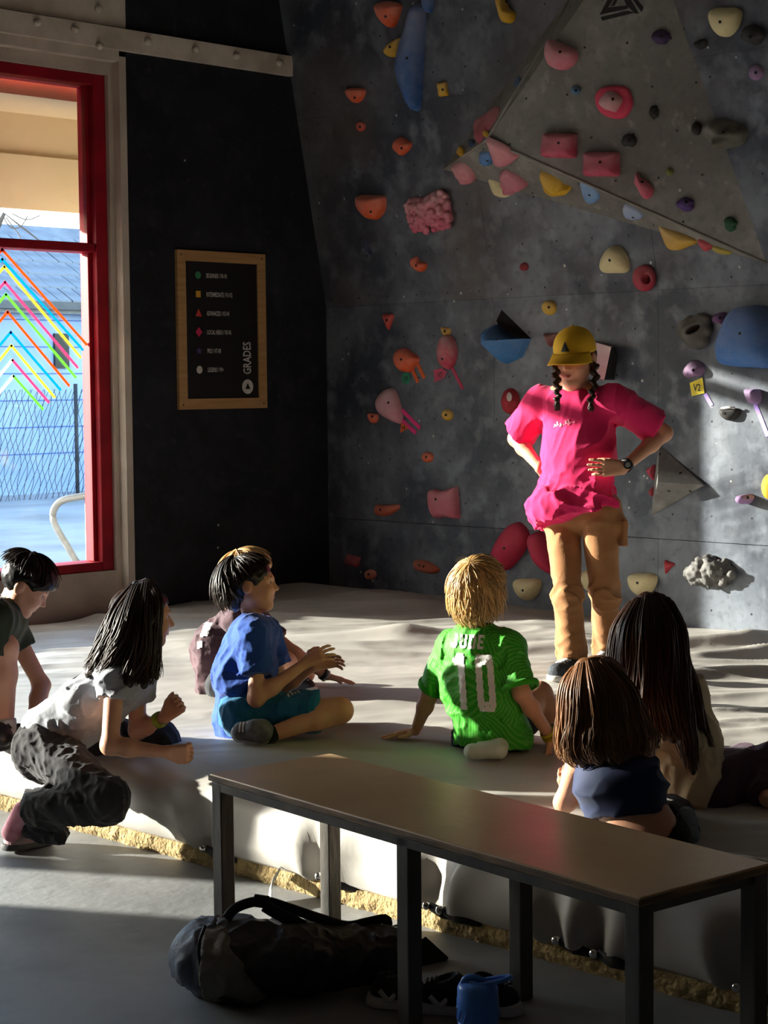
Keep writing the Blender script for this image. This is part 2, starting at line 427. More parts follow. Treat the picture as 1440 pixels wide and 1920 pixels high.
box('vent', (17.05, 17.32, BY-0.05, BY+0.02, 1.95, 2.5), m_black, bl)
for k in range(6): box('wall_groove', (12, 22, BY-0.012, BY, 0.6+0.42*k, 0.615+0.42*k), mat('groove_blue', '#4b6fb4', 0.7), bl)
tag(bl, 'blue painted building with shingled roof across the street', 'building')
fn = empty('wire_fence', (17, 22.4, 0))
parts = []
for k in range(70):
    x = 12.5+0.11*k; pts = [(x+0.04*math.sin(z*9+k*0.9), 22.4, z) for z in np.linspace(0.02, 1.62, 14)]
    parts.append(tube_vf(pts, 0.006, 3, caps=False))
for k in range(90):
    x = 11.5+0.1*k; parts.append(tube_vf([(x, 22.4, 0.02), (x+0.9, 22.4, 1.62)], 0.005, 3, caps=False))
V, Fc = merge(parts); wm = mesh_obj('wire_mesh', V, Fc, m_wire, fn); wm['kind'] = 'stuff'
for x in (12.5, 16.2, 20.2): tube('post', [(x, 22.45, 0), (x, 22.45, 1.7)], 0.03, m_wire, fn)
tag(fn, 'dark wire mesh fence in front of the blue building', 'fence')
hr = empty('handrail', (6.9, 10.4, 0))
HD = 12.3
P = [J(190, 928, HD), J(165, 929, HD), J(140, 933, HD), J(118, 938, HD), J(104, 950, HD), J(99, 968, HD), J(106, 990, HD), J(125, 1022, HD), J(142, 1052, HD), J(158, 1082, HD)]
b0 = P[-1].copy(); b0[2] = 0.0; P.append(b0)
tube('bent_rail', catmull(P, 30), 0.024, m_steel, hr)
for x in (164, 180):
    a = J(x, 930, HD); b = a.copy(); b[2] = 0.0
    tube('post', [a, b], 0.02, m_steel, hr)
tag(hr, 'bent steel handrail outside the window', 'handrail')
bn = on_z(182, 1180, 0.0); c0 = J(182, 1035, 11.7)
tag(box('bin', (c0[0]-0.045, c0[0]+0.045, c0[1]-0.045, c0[1]+0.045, 0.0, c0[2]+0.06), m_black, bevel=0.01), 'small black post bin beside the handrail outside', 'bin')
# thin bare tree twigs against the sky
tw = empty('tree', (9.5, 16.5, 0)); TD = 19.0
m_bark = mat('bare_bark', '#6b625a', 0.9, bump=0.4)
tube('trunk', [J(-60, 1010, TD), J(-45, 700, TD), J(-30, 480, TD), J(8, 400, TD), J(40, 425, TD), J(75, 452, TD)], [0.09, 0.08, 0.05, 0.02, 0.01, 0.006], m_bark, tw)
for q in ([(5, 402), (14, 420), (25, 428), (40, 424), (52, 405)], [(12, 408), (24, 425), (36, 440), (40, 455)], [(150, 410), (172, 420), (200, 440)], [(22, 400), (50, 412), (75, 404)]):
    tube('branch', catmull([J(x, y, TD) for x, y in q], 10), 0.006, m_bark, tw, n=5)
tag(tw, 'bare leafless tree branches against the bright sky', 'tree')

# ================================================================== CRASH MAT
m_mat = mat('grey_vinyl_mat', '#b9b5ae', 0.5, '#a8a49e', 2.0, bump=0.12, bscale=9, detail=6)
m_foam = mat('tan_foam', '#b39a68', 0.95, '#8a744c', 14, bump=1.0, bscale=60)
MX = 3.955
def mat_h(x, y):
    """height of the slack vinyl surface"""
    p = np.stack([x, y, np.zeros_like(x)], -1)
    w = np.stack([x+0.25*vnoise(p, 0.9, 3.3), y+0.25*vnoise(p, 0.9, 7.7), np.zeros_like(x)], -1)
    # long folds radiating along the view-right direction
    q = np.stack([(w[..., 0]*0.62+w[..., 1]*0.78), (w[..., 0]*0.78-w[..., 1]*0.62)*0.28, w[..., 2]], -1)
    sa = lambda v: np.sqrt(v*v+0.02)-0.06
    r = 1-sa(vnoise(q, 4.2, 11.0))
    r2 = 1-sa(vnoise(q, 8.0, 2.0))
    amp = 0.35+0.65*np.clip((x-4.3)/2.5, 0, 1)
    r3 = 1-sa(vnoise(w, 9.0, 21.0)); r4 = 1-sa(vnoise(q, 13.0, 31.0))
    h = 0.026*amp*(r**4-0.35)+0.010*(r2**3-0.4)*amp+0.014*vnoise(w, 1.6, 5.0)+0.0015*r3**4+0.0025*r4**3
    # strong gathers at the foot of the climbing wall on the right
    g = np.clip((x-6.3)/1.3, 0, 1)*np.clip((6.3-y)/0.6, 0, 1)
    a = np.arctan2(y-7.4, x-4.6)
    fr = a*36+3*vnoise(p, 1.1, 9.0)
    h += g*0.056*((0.5+0.5*np.sin(fr))**3.2-0.3)
    # slack hump running along the wall foot in the corner
    h += 0.05*np.exp(-((x-8.05)/0.3)**2)*np.clip((y-6.9)/0.8, 0, 1)*(0.6+0.6*vnoise(p, 1.7, 4.0))
    fold = np.exp(-(((x-7.0)*0.75+(y-6.75)*0.66)/0.10)**2)*np.clip(1-np.abs((x-7.0)*0.66-(y-6.75)*0.75)/0.9, 0, 1)
    h += 0.055*fold
    return MT+h
prof = [(4.06, 0.048), (3.985, 0.052), (3.955, 0.075), (3.945, 0.12), (3.945, 0.17), (3.955, 0.22), (3.975, 0.255), (4.01, 0.28), (4.06, 0.293), (4.12, 0.30)]
xs = [p[0] for p in prof]+list(np.arange(4.15, XW+0.001, 0.018)); npf = len(prof)
ys = np.arange(0.4, PY-0.004, 0.017)
riv = [(381, 1591), (597, 1643), (799, 1698), (824, 1706), (1042, 1763), (1113, 1788), (1381, 1852)]
rivy = [on_x(x, y, MX)[1] for x, y in riv]
X, Yg = np.meshgrid(np.array(xs), ys, indexing='ij')
Z = mat_h(X, Yg)
bl_ = np.clip((X-4.02)/0.22, 0, 1)
Z = MT+(Z-MT)*bl_
for i, (px_, pz_) in enumerate(prof):
    p3 = np.stack([np.full_like(ys, px_), ys, np.full_like(ys, pz_)], -1)
    k = 1-abs(pz_-0.15)/0.16; k = max(k, 0.1)
    dx = 0.022*k*vnoise(p3, 5.5, 1.0)+0.014*k*vnoise(p3, 2.0, 8.0)+0.008*k*vnoise(p3, 13.0, 4.0)
    for ry in rivy:
        dd = (ys-ry)
        spread = 0.02+0.35*max(pz_-0.06, 0)
        dx += 0.034*np.exp(-(dd/(spread+0.05))**2)*np.cos(dd/(spread*0.45+0.012))*min(1, max(0.0, (0.29-pz_)/0.1))
    X[i] = px_+dx; Z[i] = pz_+0.008*vnoise(p3, 2.5, 6.0)*(1 if i > 2 else 0.3)+(0.0 if i < 6 else 0)
nI, nJ = X.shape
V = np.stack([X, Yg, Z], -1).reshape(-1, 3)
ii, jj = np.meshgrid(np.arange(nI-1), np.arange(nJ-1), indexing='ij')
a = (ii*nJ+jj).ravel(); Fq = np.stack([a, a+nJ, a+nJ+1, a+1], -1)
mt_root = empty('crash_mat', (6, 4.5, 0))
mesh_obj('vinyl_cover', V, Fq, m_mat, mt_root, smooth=True)
V = []; Fq = []
fy = np.arange(0.4, PY-0.01, 0.03)
for i, (fx, fz) in enumerate(((4.6, 0.0), (3.975, 0.0), (3.965, 0.025), (3.972, 0.06), (4.6, 0.06))):
    for y in fy: V.append((fx+(0.005*RS.uniform(-1, 1) if 0 < i < 4 else 0), y, fz))
n = len(fy)
Fq = [(i*n+j, i*n+j+1, (i+1)*n+j+1, (i+1)*n+j) for i in range(4) for j in range(n-1)]
mesh_obj('foam_base', V, [f[::-1] for f in Fq], m_foam, mt_root)
m_rivet = mat('chrome_rivet', '#d8d8d8', 0.2, metal=1.0)
m_strapk = mat('black_webbing', '#17181b', 0.7, bump=0.3)
for (x, y) in riv:
    p = on_x(x, y, MX-0.016)
    ellipsoid('rivet', p, np.eye(3), (0.012, 0.014, 0.014), m_rivet, mt_root)
    tube('strap', [p+np.array([0.004, -0.012, 0.0]), p+np.array([0.006, -0.06, -0.012]), p+np.array([0.03, -0.14, -0.024])], [0.014, 0.018, 0.008], m_strapk, mt_root, n=6, flat=0.3, flatdir=(1, 0, 0))
p0 = on_x(523, 1634, MX-0.01); p1 = on_z(508, 1692, 0.012)
tube('strap', catmull([p0, p0*0.6+p1*0.4+np.array([-0.02, 0, 0]), p1, p1+np.array([-0.03, -0.06, 0])], 12), 0.02, mat('grey_webbing', '#8f8f8d', 0.7, bump=0.3), mt_root, n=6, flat=0.15, flatdir=(1, 0, 0))
tag(mt_root, 'long thick grey vinyl crash mat covering the floor below the climbing wall', 'crash mat')

# ================================================================== SIGN
m_ply = mat('plywood_frame', '#b08a5c', 0.6, '#9c7749', 3, stretch=(1, 1, 12))
m_sign = mat('black_sign_board', '#0c0b0c', 0.45, '#100f10', 4)
m_txt = mat('white_lettering', '#c9c6c0', 0.6)
SY = PY
sx0, sx1, sz0, sz1 = on_y(333.5, 617, PY-.02)[0], on_y(498.5, 620, PY-.02)[0], on_y(418, 766.5, PY-.02)[2], on_y(418, 472.5, PY-.02)[2]
sg = empty('grades_sign', ((sx0+sx1)/2, SY, sz0))
fb = 0.066
for b in ((sx0, sx0+fb, sz0, sz1), (sx1-fb, sx1, sz0, sz1), (sx0+fb, sx1-fb, sz0, sz0+fb), (sx0+fb, sx1-fb, sz1-fb, sz1)):
    box('frame_rail', (b[0], b[1], SY-0.026, SY, b[2], b[3]), m_ply, sg, bevel=0.002)
box('board', (sx0+fb, sx1-fb, SY-0.014, SY, sz0+fb, sz1-fb), m_sign, sg)
FY = SY-0.0145
UX, UZ = np.array([1, 0, 0.]), np.array([0, 0, 1.])
rows = [('BEGINNER / V0-V0', '#2f7d55'), ('INTERMEDIATE / V1-V2', '#d9a22b'), ('ADVANCED / V3-V4', '#cc3d38'), ('LOCAL HERO / V5-V6', '#c21c50'), ('PRO / V7-V8', '#4b3d74'), ('LEGEND / V9+', '#cfcbc3')]
def poly_plate(name, pts, material, parent, y, th=0.001):
    V = [(x, y, z) for x, z in pts]+[(x, y-th, z) for x, z in pts]; n = len(pts)
    return mesh_obj(name, V, [tuple(range(n)), tuple(range(2*n-1, n-1, -1))]+[(i, i+n, (i+1) % n+n, (i+1) % n) for i in range(n)], material, parent)
for i, (t, c) in enumerate(rows):
    z = sz1-0.150-i*0.1165
    cx = sx0+0.170; r = 0.023
    sh = [[(cx+r*math.cos(k*math.pi/10), z+r*math.sin(k*math.pi/10)) for k in range(20)],
          [(cx-r*.8, z-r*.85), (cx+r*.8, z-r*.85), (cx+r*.8, z+r*.85), (cx-r*.8, z+r*.85)],
          [(cx-r*1.1, z-r*.9), (cx+r*1.1, z-r*.9), (cx, z+r*1.2)],
          [(cx, z-r*1.3), (cx+r*1.15, z), (cx, z+r*1.3), (cx-r*1.15, z)],
          [(cx+(r*1.1 if k % 2 == 0 else r*.5)*math.sin(k*math.pi/5), z+(r*1.1 if k % 2 == 0 else r*.5)*math.cos(k*math.pi/5)) for k in range(10)],
          [(cx+r*math.cos(k*math.pi/10), z+r*1.05*math.sin(k*math.pi/10)) for k in range(20)]][i]
    poly_plate('grade_symbol', sh, mat('grade_'+c[1:], c, 0.6), sg, FY)
    text_mesh('lettering', t, m_txt, sg, (sx0+0.235, FY, z-0.014), UX, UZ, 0.040, 0.52)
text_mesh('title_lettering', 'GRADES', m_txt, sg, (sx0+0.592, FY, sz0+0.215), UZ, -UX, 0.092, 0.60)
lc = (sx0+0.563, sz0+0.137)
poly_plate('logo_disc', [(lc[0]+0.046*math.cos(k*math.pi/14), lc[1]+0.046*math.sin(k*math.pi/14)) for k in range(28)], m_txt, sg, FY)
poly_plate('logo_triangle', [(lc[0]-0.021, lc[1]-0.015), (lc[0]+0.021, lc[1]-0.015), (lc[0], lc[1]+0.024)], m_sign, sg, FY-0.0012)
for x in (sx0+0.03, sx1-0.03):
    for z in (sz0+0.03, sz1-0.03):
        ellipsoid('screw', (x, SY-0.026, z), np.eye(3), (0.006, 0.003, 0.006), m_black, sg, 8, 6)
tag(sg, 'black grades sign with coloured symbols in a plywood frame', 'sign')

# ================================================================== CLIMBING VOLUME AND HOLDS
def wall_plane(x, y):
    """the wall surface behind a pixel: point on it and its outward normal"""
    p = on_x(x, y, XW)
    if p[2] < ZS: return np.array([XW, 0, 0.]), np.array([-1., 0, 0])
    return UP0, upn
m_vol = wall_paint('grey_volume_paint', (0.17, 0.165, 0.152), (0.25, 0.245, 0.23), 0.6, 0.24, 0.78, (0.10, 0.085, 0.075), axes=(1, 2))
def up_pt(x, y, h=0.0): return on_plane(x, y, UP0, upn)+upn*h
B1, B2, B3, B4 = up_pt(832, 318), up_pt(1437, 493), up_pt(1205, -160), up_pt(1090, -35)
AP = on_plane(914, 262, UP0+upn*0.34, upn)
VV = [B1, B2, B3, B4, AP]+[p-upn*0.02 for p in (B1, B2, B3, B4)]
VF = [(0, 1, 4), (1, 2, 4), (2, 3, 4), (3, 0, 4), (0, 5, 6, 1), (1, 6, 7, 2), (2, 7, 8, 3), (3, 8, 5, 0), (8, 7, 6, 5)]
vol = empty('climbing_volume', (B1+B2+B3)/3)
vb = mesh_obj('body', VV, VF, m_vol, vol)
for nm, a, b in (('edge', AP, B2), ('edge', AP, B4), ('edge', AP, B1)):
    tube(nm, [a, b], [0.010, 0.006], mat('worn_edge', '#8d8982', 0.7, '#75716b', 9), vol, n=6)
vol_bvh = BVHTree.FromPolygons([Vector(v) for v in VV], VF[:4])
m_logo = mat('black_logo_paint', '#12110f', 0.6)
def vhit(x, y):
    h = vol_bvh.ray_cast(Vector(CAM), Vector(ray(x, y)))
    if h[0] is None: return None
    n = np.array(h[1]); n = n if np.dot(n, ray(x, y)) < 0 else -n
    return np.array(h[0]), n
def vquad(pts, parent, material, name):
    p0, n = vhit(1165, 60)
    V = [on_plane(x, y, p0+n*0.002, n) for x, y in pts]+[on_plane(x, y, p0-n*0.001, n) for x, y in pts]; k = len(pts)
    Fc = [tuple(range(k)), tuple(range(2*k-1, k-1, -1))]+[(i, i+k, (i+1) % k+k, (i+1) % k) for i in range(k)]
    return mesh_obj(name, V, Fc, material, parent)
for pts in ([(1124, 28), (1146, -14), (1158, -14), (1140, 14), (1176, 10), (1178, 16)], [(1126, 32), (1177, 20), (1190, 24), (1129, 39)],
            [(1145, 12), (1160, -16), (1164, -14), (1153, 10)], [(1169, -2), (1182, -2), (1196, 22), (1198, 26), (1190, 25), (1175, 10)], [(1184, -4), (1192, -4), (1207, 14), (1203, 23)]):
    vquad(pts, vol, m_logo, 'logo_stroke')
tag(vol, 'huge grey triangular climbing volume jutting from the overhanging wall', 'climbing volume')

def hold_mat(name, col, chalk=0.5):
    if name in MATS: return MATS[name]
    M = bpy.data.materials.new(name); M.use_nodes = True; nt = M.node_tree; b = nt.nodes['Principled BSDF']
    tc = N(nt, 'ShaderNodeTexCoord')
    nz = N(nt, 'ShaderNodeTexNoise'); nz.inputs['Scale'].default_value = 16; nz.inputs['Detail'].default_value = 6; nt.links.new(tc.outputs['Object'], nz.inputs['Vector'])
    sp = N(nt, 'ShaderNodeSeparateXYZ'); nt.links.new(tc.outputs['Generated'], sp.inputs[0])
    mr = N(nt, 'ShaderNodeMapRange'); mr.inputs[1].default_value = 0.35; mr.inputs[2].default_value = 1.15; nt.links.new(math_node(nt, 'ADD', math_node(nt, 'MULTIPLY', nz.outputs['Fac'], 0.7), math_node(nt, 'MULTIPLY', sp.outputs[2], 0.55)), mr.inputs[0])
    c = rgb(col)
    n2 = N(nt, 'ShaderNodeTexNoise'); n2.inputs['Scale'].default_value = 60; nt.links.new(tc.outputs['Object'], n2.inputs['Vector'])
    base = mixcol(nt, n2.outputs['Fac'], tuple(x*0.8 for x in c), c)
    out = mixcol(nt, math_node(nt, 'MULTIPLY', mr.outputs[0], chalk), base, (0.55, 0.52, 0.49))
    nt.links.new(out, b.inputs['Base Color']); b.inputs['Roughness'].default_value = 0.75
    bp = N(nt, 'ShaderNodeBump'); bp.inputs['Strength'].default_value = 0.25; bp.inputs['Distance'].default_value = 0.004
    nt.links.new(n2.outputs['Fac'], bp.inputs['Height']); nt.links.new(bp.outputs[0], b.inputs['Normal'])
    MATS[name] = M
    return M
def shape(kind, cx, cy, w, h, rot=0):
    w, h = w/2, h/2
    if kind == 'half': P = [(-1, -.75), (-.6, -1), (0, -1), (.6, -1), (1, -.75), (1, -.2), (.75, .45), (.35, .9), (0, 1), (-.35, .9), (-.75, .45), (-1, -.2)]
    elif kind == 'oval': P = [(math.cos(t), math.sin(t)) for t in np.linspace(0, 2*math.pi, 13)[:-1]]
    elif kind == 'rect': P = [(-1, -.8), (-.8, -1), (0, -1), (.8, -1), (1, -.8), (1, 0), (1, .8), (.8, 1), (0, 1), (-.8, 1), (-1, .8), (-1, 0)]
    elif kind == 'tri': P = [(-1, -1), (0, -1), (1, -1), (.55, 0), (.1, 1), (-.1, 1), (-.55, 0)]
    elif kind == 'drop': P = [(-1, -1), (-.3, -1), (.3, -.9), (.9, -.7), (1, .1), (.6, .8), (0, 1), (-.6, .8), (-1, 0)]
    elif kind == 'blob':
        P = [((1+RS.uniform(-.18, .18))*math.cos(t), (1+RS.uniform(-.18, .18))*math.sin(t)) for t in np.linspace(0, 2*math.pi, 12)[:-1]]
    elif kind == 'bean': P = [(-.9, -.8), (-.2, -1), (.15, -.4), (.9, -.1), (1, .5), (.5, 1), (-.1, .95), (-.7, .4), (-1, -.2)]
    elif kind == 'fan': P = [(-1, -.3), (-.7, -1), (-.35, -.55), (0, -1), (.3, -.5), (.7, -.75), (1, .1), (.5, .7), (0, 1), (-.5, .7)]
    c, s = math.cos(math.radians(rot)), math.sin(math.radians(rot))
    return [(cx+x*w*c-y*h*s, cy+x*w*s+y*h*c) for x, y in P]
m_hole = mat('bolt_hole_dark', '#0d0c0c', 0.5)
def hold(label, col, pts, h, apex=None, holes=(), power=2.2, lump=0.006, chalk=0.45, sharp=False, nm='climbing_hold', lf=14, bubbles=False, wall=False, ringcol=None, cat='climbing hold', group=None):
    px_ = np.array(pts, float); cx, cy = px_.mean(0)
    hv = None if wall else vhit(cx, cy)
    p0, n = hv if hv else wall_plane(cx, cy)
    B = np.array([on_plane(x, y, p0, n) for x, y in pts])
    if not sharp: B = catmull(B, 36, True)
    else:
        Q = []
        for i in range(len(B)):
            for t in (0, .5): Q.append(B[i]*(1-t)+B[(i+1) % len(B)]*t)
        B = np.array(Q)
    A = on_plane(*(apex or (cx, cy)), p0, n)
    k = len(B); V = []; lev = [0, 0, 0.06, 0.16, 0.3, 0.46, 0.64, 0.82]
    for i, t in enumerate(lev):
        g = 0.0 if i < 2 else (t*0.98)
        hh = -0.006 if i == 0 else h*(1-(1-t)**power)**(1/power)
        for b in B: V.append(b*(1-g)+A*g+n*hh)
    V.append(A+n*h); V = np.array(V)
    dis = lump*vnoise(V, lf, RS.uniform(0, 30))*1.6
    if bubbles: dis = dis+0.012*np.abs(vnoise(V, 45, 3))+0.008*np.abs(vnoise(V, 28, 9))
    msk = np.ones(len(V)); msk[:2*k] = 0.0
    V = V+n*(dis*msk)[:, None]
    Fc = [(i*k+j, i*k+(j+1) % k, (i+1)*k+(j+1) % k, (i+1)*k+j) for i in range(len(lev)-1) for j in range(k)]
    top = (len(lev)-1)*k
    Fc += [(top+j, top+(j+1) % k, len(V)-1) for j in range(k)]
    tri = V[Fc[k][0]], V[Fc[k][1]], V[Fc[k][2]]
    if np.dot(np.cross(B[k//4]-B[0], B[k//2]-B[0]), n) < 0: Fc = [f[::-1] for f in Fc]
    root = empty(nm, B.mean(0))
    body = mesh_obj('body', V, Fc, hold_mat('resin_'+col[1:]+('_%d' % int(chalk*100)), col, chalk), root, smooth=not sharp)
    bv = BVHTree.FromPolygons([Vector(v) for v in V], Fc)
    for hx, hy in holes:
        r = bv.ray_cast(Vector(CAM), Vector(ray(hx, hy)))
        if r[0] is None: continue
        q = np.array(r[0]); nn = np.array(r[1]); nn = nn if np.dot(nn, ray(hx, hy)) < 0 else -nn
        W, G = tube_vf([q-nn*0.004, q+nn*0.0015], 0.0085, 10)
        mesh_obj('bolt_hole', W, G, m_hole, root)
    tag(root, label, cat, group)
    return root

S = shape
OR, YE, BL, PK, RD, MG, CR, GY_, PU, LV = '#e0561f', '#d8a818', '#2f5f9e', '#c96b7c', '#b8242f', '#c02048', '#ddd0a0', '#5c5c58', '#4a2f74', '#a583b8'
z = lambda p, o, s: [(o[0]+x/s, o[1]+y/s) for x, y in p]
o1, o2, o3 = (600, 0), (600, 330), (600, 640)
hold('large orange teardrop hold beside the long blue fin', OR, z([(522, 60), (560, 20), (640, 12), (735, 40), (735, 100), (700, 200), (670, 245), (630, 240), (560, 170)], o1, 4.8), .08, (729, 18), [(723, 31)], chalk=.6)
hold('yellow shell-shaped hold touching the long blue fin', YE, z([(593, 450), (650, 380), (735, 335), (750, 380), (735, 500), (685, 518), (620, 500)], o1, 4.8), .06, None, [(731, 88)])
hold('long vertical blue fin-shaped hold', BL, z([(870, 40), (935, 40), (955, 130), (940, 500), (918, 900), (905, 985), (865, 998), (815, 900), (720, 670), (735, 500), (790, 250)], o1, 4.8), .11, (772, 115), [(763, 109)], lump=.012, lf=9)
hold('small blue hold above the tip of the long blue fin', BL, z([(935, 0), (950, -60), (1030, -60), (1015, 90), (990, 115), (960, 90)], o1, 4.8), .05)
hold('tiny yellow rectangular hold right of the long blue fin', YE, S('rect', 831, 167, 18, 27, -8), .03, None, [(830, 168)])
hold('orange half-moon hold above the small red disc hold', OR, S('half', 669, 179, 33, 28), .055, (669, 170), [(665, 183)], chalk=.5)
hold('small red-orange disc hold below an orange half-moon', '#c2391c', S('oval', 677, 237, 18, 19), .025, None, [(675, 238)])
hold('lumpy orange hold left of the big grey volume', OR, z([(672, 1300), (700, 1245), (750, 1232), (800, 1270), (830, 1290), (815, 1340), (750, 1398), (715, 1380), (680, 1345)], o1, 4.8), .06, None, [(753, 278)])
hold('yellow elongated hold near the top of the overhang', YE, z([(424, -20), (450, -20), (470, 30), (494, 50), (488, 80), (465, 88), (445, 70)], (720, 0), 2), .06, None, [(949, 3)])
hold('wide orange half-bowl hold below the overhang corner', OR, z([(346, 200), (370, 172), (480, 172), (580, 178), (600, 220), (590, 310), (540, 380), (490, 392), (430, 370), (380, 310)], o2, 4.8), .09, (700, 377), [(695, 397)], chalk=.55)
# pink bubbly hold and grey rock: built with the implicit surfaces below
hold('small dark blue sliver hold on the black corner', '#1f3357', z([(365, 590), (410, 570), (448, 640), (468, 710), (405, 650)], o2, 4.8), .02, chalk=.2)
hold('small orange bean-shaped hold below the pink bubbly hold', OR, S('bean', 786, 495, 29, 28), .04, None, [(780, 498)])
hold('red downward-pointing wedge hold', '#c93a35', z([(575, 1250), (620, 1242), (667, 1248), (650, 1320), (622, 1385), (595, 1320)], o2, 4.8), .035, None, [(725, 600)], chalk=.2)
hold('tiny yellow hold above the magenta oval hold', YE, S('drop', 837, 622, 17, 17), .02, None, [(834, 621)])
hold('magenta oval hold with chalky patches above a diamond tag', MG, S('oval', 841, 660, 34, 66), .07, None, [(829, 673)], chalk=.8)
hold('orange shell hold with two strips of orange tape', OR, z([(576, 120), (600, 70), (650, 50), (700, 75), (765, 130), (740, 180), (700, 235), (640, 230), (590, 180)], o3, 4.087), .07, None, [(752, 674)], chalk=.4)
hold('pale pink teardrop hold with hot pink tape below it', '#d08a9c', z([(440, 470), (470, 400), (545, 355), (590, 390), (630, 520), (635, 600), (610, 632), (540, 600), (470, 550)], o3, 4.087), .075, None, [(728, 755)], chalk=.8)
hold('small orange nub left of the pale pink teardrop hold', OR, S('drop', 701, 784, 18, 19), .03, None, [(698, 781)])
hold('small yellow nub right of the pale pink teardrop hold', YE, S('oval', 840, 778, 20, 22), .03, None, [(836, 778)])
hold('small orange round nub above the square pink hold', OR, S('oval', 803, 857, 20, 20), .03, None, [(799, 857)])
hold('square pink hold with a concave top edge', PK, z([(850, 1170), (880, 1130), (950, 1145), (1050, 1112), (1062, 1150), (1072, 1300), (1068, 1360), (960, 1345), (900, 1358), (865, 1300)], o3, 4.087), .07, None, [(817, 936)], chalk=.3, power=3)
hold('flat orange finger-shaped hold low on the dark wall', '#c2502a', z([(420, 1290), (440, 1250), (500, 1255), (600, 1248), (612, 1280), (540, 1330), (480, 1340), (435, 1325)], o3, 4.087), .045, None, [(713, 956)], chalk=.3)
hold('dull pink brick-shaped hold near the mat in the corner', '#9c3a4a', S('rect', 662, 1051, 26, 20, 15), .035, chalk=.25)
hold('tiny orange round nub near the mat in the corner', '#c0562c', S('oval', 696, 1077, 20, 19), .03, None, [(691, 1077)])
hold('brownish orange flat hold with two bolt holes', '#a5492e', z([(720, 1700), (740, 1675), (820, 1680), (915, 1740), (905, 1770), (860, 1780), (780, 1765), (730, 1740)], o3, 4.087), .045, None, [(786, 1060), (794, 1062)], chalk=.2)
hold('small grey dome hold behind the blond boy in green', '#6b6660', S('oval', 868, 1052, 26, 22), .03)
# right hand lower wall
o4 = (900, 560)
blk = hold('faceted sky blue hold with a black top face', '#3b78b5', z([(130, 450), (200, 410), (282, 380), (420, 505), (600, 585), (768, 600), (640, 880), (410, 982), (140, 730)], o4, 8), .16, (938, 640), [(932, 637)], sharp=True, power=1.6, lump=0, chalk=.15)
pb = [on_x(900+x/8, 560+y/8, XW-e) for x, y, e in ((325, 165, 0.0), (768, 600, .0), (600, 590, .09), (420, 520, .11), (275, 390, .08), (245, 330, .03))]
pb2 = [np.array([XW, p[1], p[2]]) for p in pb]
mesh_obj('top_face', pb+[p+np.array([.004, 0, 0]) for p in pb2], [(0, 1, 2, 3, 4, 5)]+[(i, i+6, (i+1) % 6+6, (i+1) % 6) for i in range(6)], mat('black_rubber', '#17181a', 0.8), blk)
hold('yellow round hold above the yellow cap', YE, S('oval', 1031, 577, 26, 28), .04, None, [(1029, 576)], wall=True)
hold('dark red wedge hold mostly hidden by the yellow cap', '#7c1d1c', S('tri', 1034, 637, 26, 24), .04)
pv = empty('climbing_hold', on_x(1135, 680, XW))
def facet(name, P2, mats_, parent):
    V = [on_x(x, y, XW-e) for x, y, e in P2]
    return V
V = [on_x(1112, 640, XW), on_x(1152, 650, XW), on_x(1158, 668, XW), on_x(1152, 712, XW), on_x(1112, 712, XW), on_x(1120, 643, XW-.10), on_x(1146, 651, XW-.13), on_x(1133, 712, XW-.12), on_x(1112, 708, XW-.10)]
mesh_obj('body', [V[i] for i in (0, 1, 3, 4, 5, 6, 7, 8)], [(4, 5, 6, 7), (0, 1, 5, 4), (0, 4, 7, 3), (3, 7, 6, 2)], hold_mat('resin_pinkwhite', '#c98f98', .75), pv)
mesh_obj('side_face', [V[i] for i in (1, 2, 3, 7, 6)], [(0, 1, 2, 3, 4)], mat('black_rubber2', '#1c1c1e', 0.8), pv)
tag(pv, 'pinkish white block hold with a black side behind the person in pink', 'climbing hold')
rd = hold('glossy red disc hold with a pale centre', '#a81a2c', S('oval', 958, 752, 33, 49), .04, None, (), chalk=.05)
c_ = on_x(955, 744, XW-.045); ellipsoid('centre_patch', c_, np.eye(3), (.006, .022, .028), mat('pale_resin', '#c9b6b2', 0.6), rd)
hold('big crimson paddle-shaped hold leaning right', MG, z([(410, 985), (425, 925), (470, 855), (510, 838), (542, 870), (546, 915), (510, 975), (465, 1018), (430, 1008)], (720, 560), 2), .10, None, [(945, 1028)], chalk=.08, lump=.003)
hold('crimson paddle-shaped hold partly hidden by tan trousers', MG, z([(553, 900), (570, 875), (600, 880), (640, 960), (660, 1030), (625, 1030), (580, 985)], (720, 560), 2), .10, chalk=.08, lump=.003)
m_crk = mat('crack_line', '#3a352c', 0.8)
def cream(label, cx, cy, w, h, hx, hy, kind='half', rot=0):
    r = hold(label, CR, S(kind, cx, cy, w, h, rot), .075, (cx, cy-h*.1), [(hx, hy)], chalk=.12, lump=.002)
cream('cream half-dome hold left of the tan trousers', 991, 1105, 48, 42, 980, 1107)
cream('cream half-dome hold right of the tan trousers', 1207, 1096, 51, 43, 1195, 1093)
cream('cream half-dome hold glimpsed between the tan trouser legs', 1114, 1090, 44, 42, 1120, 1092)
cream('cream dome hold with flat base below the grey volume', 1155, 486, 51, 52, 1143, 488, rot=180)
cream('cream half-dome hold at the top of the overhang beyond the volume', 1362, 42, 58, 55, 1350, 41)
hold('small red heart-shaped hold low on the wall', '#b32433', S('tri', 1253, 1064, 19, 22, 20), .025, None, (), chalk=.1)
hold('pinkish red hold beside the small grey pyramid volume', '#b2304a', z([(165, 400), (200, 370), (238, 355), (250, 490), (215, 480)], (1180, 800), 4.923), .04, chalk=.15)
hold('dark red hold under the small grey pyramid volume edge', '#8e1f33', z([(190, 590), (225, 555), (245, 560), (240, 640), (200, 635)], (1180, 800), 4.923), .03, chalk=.1)
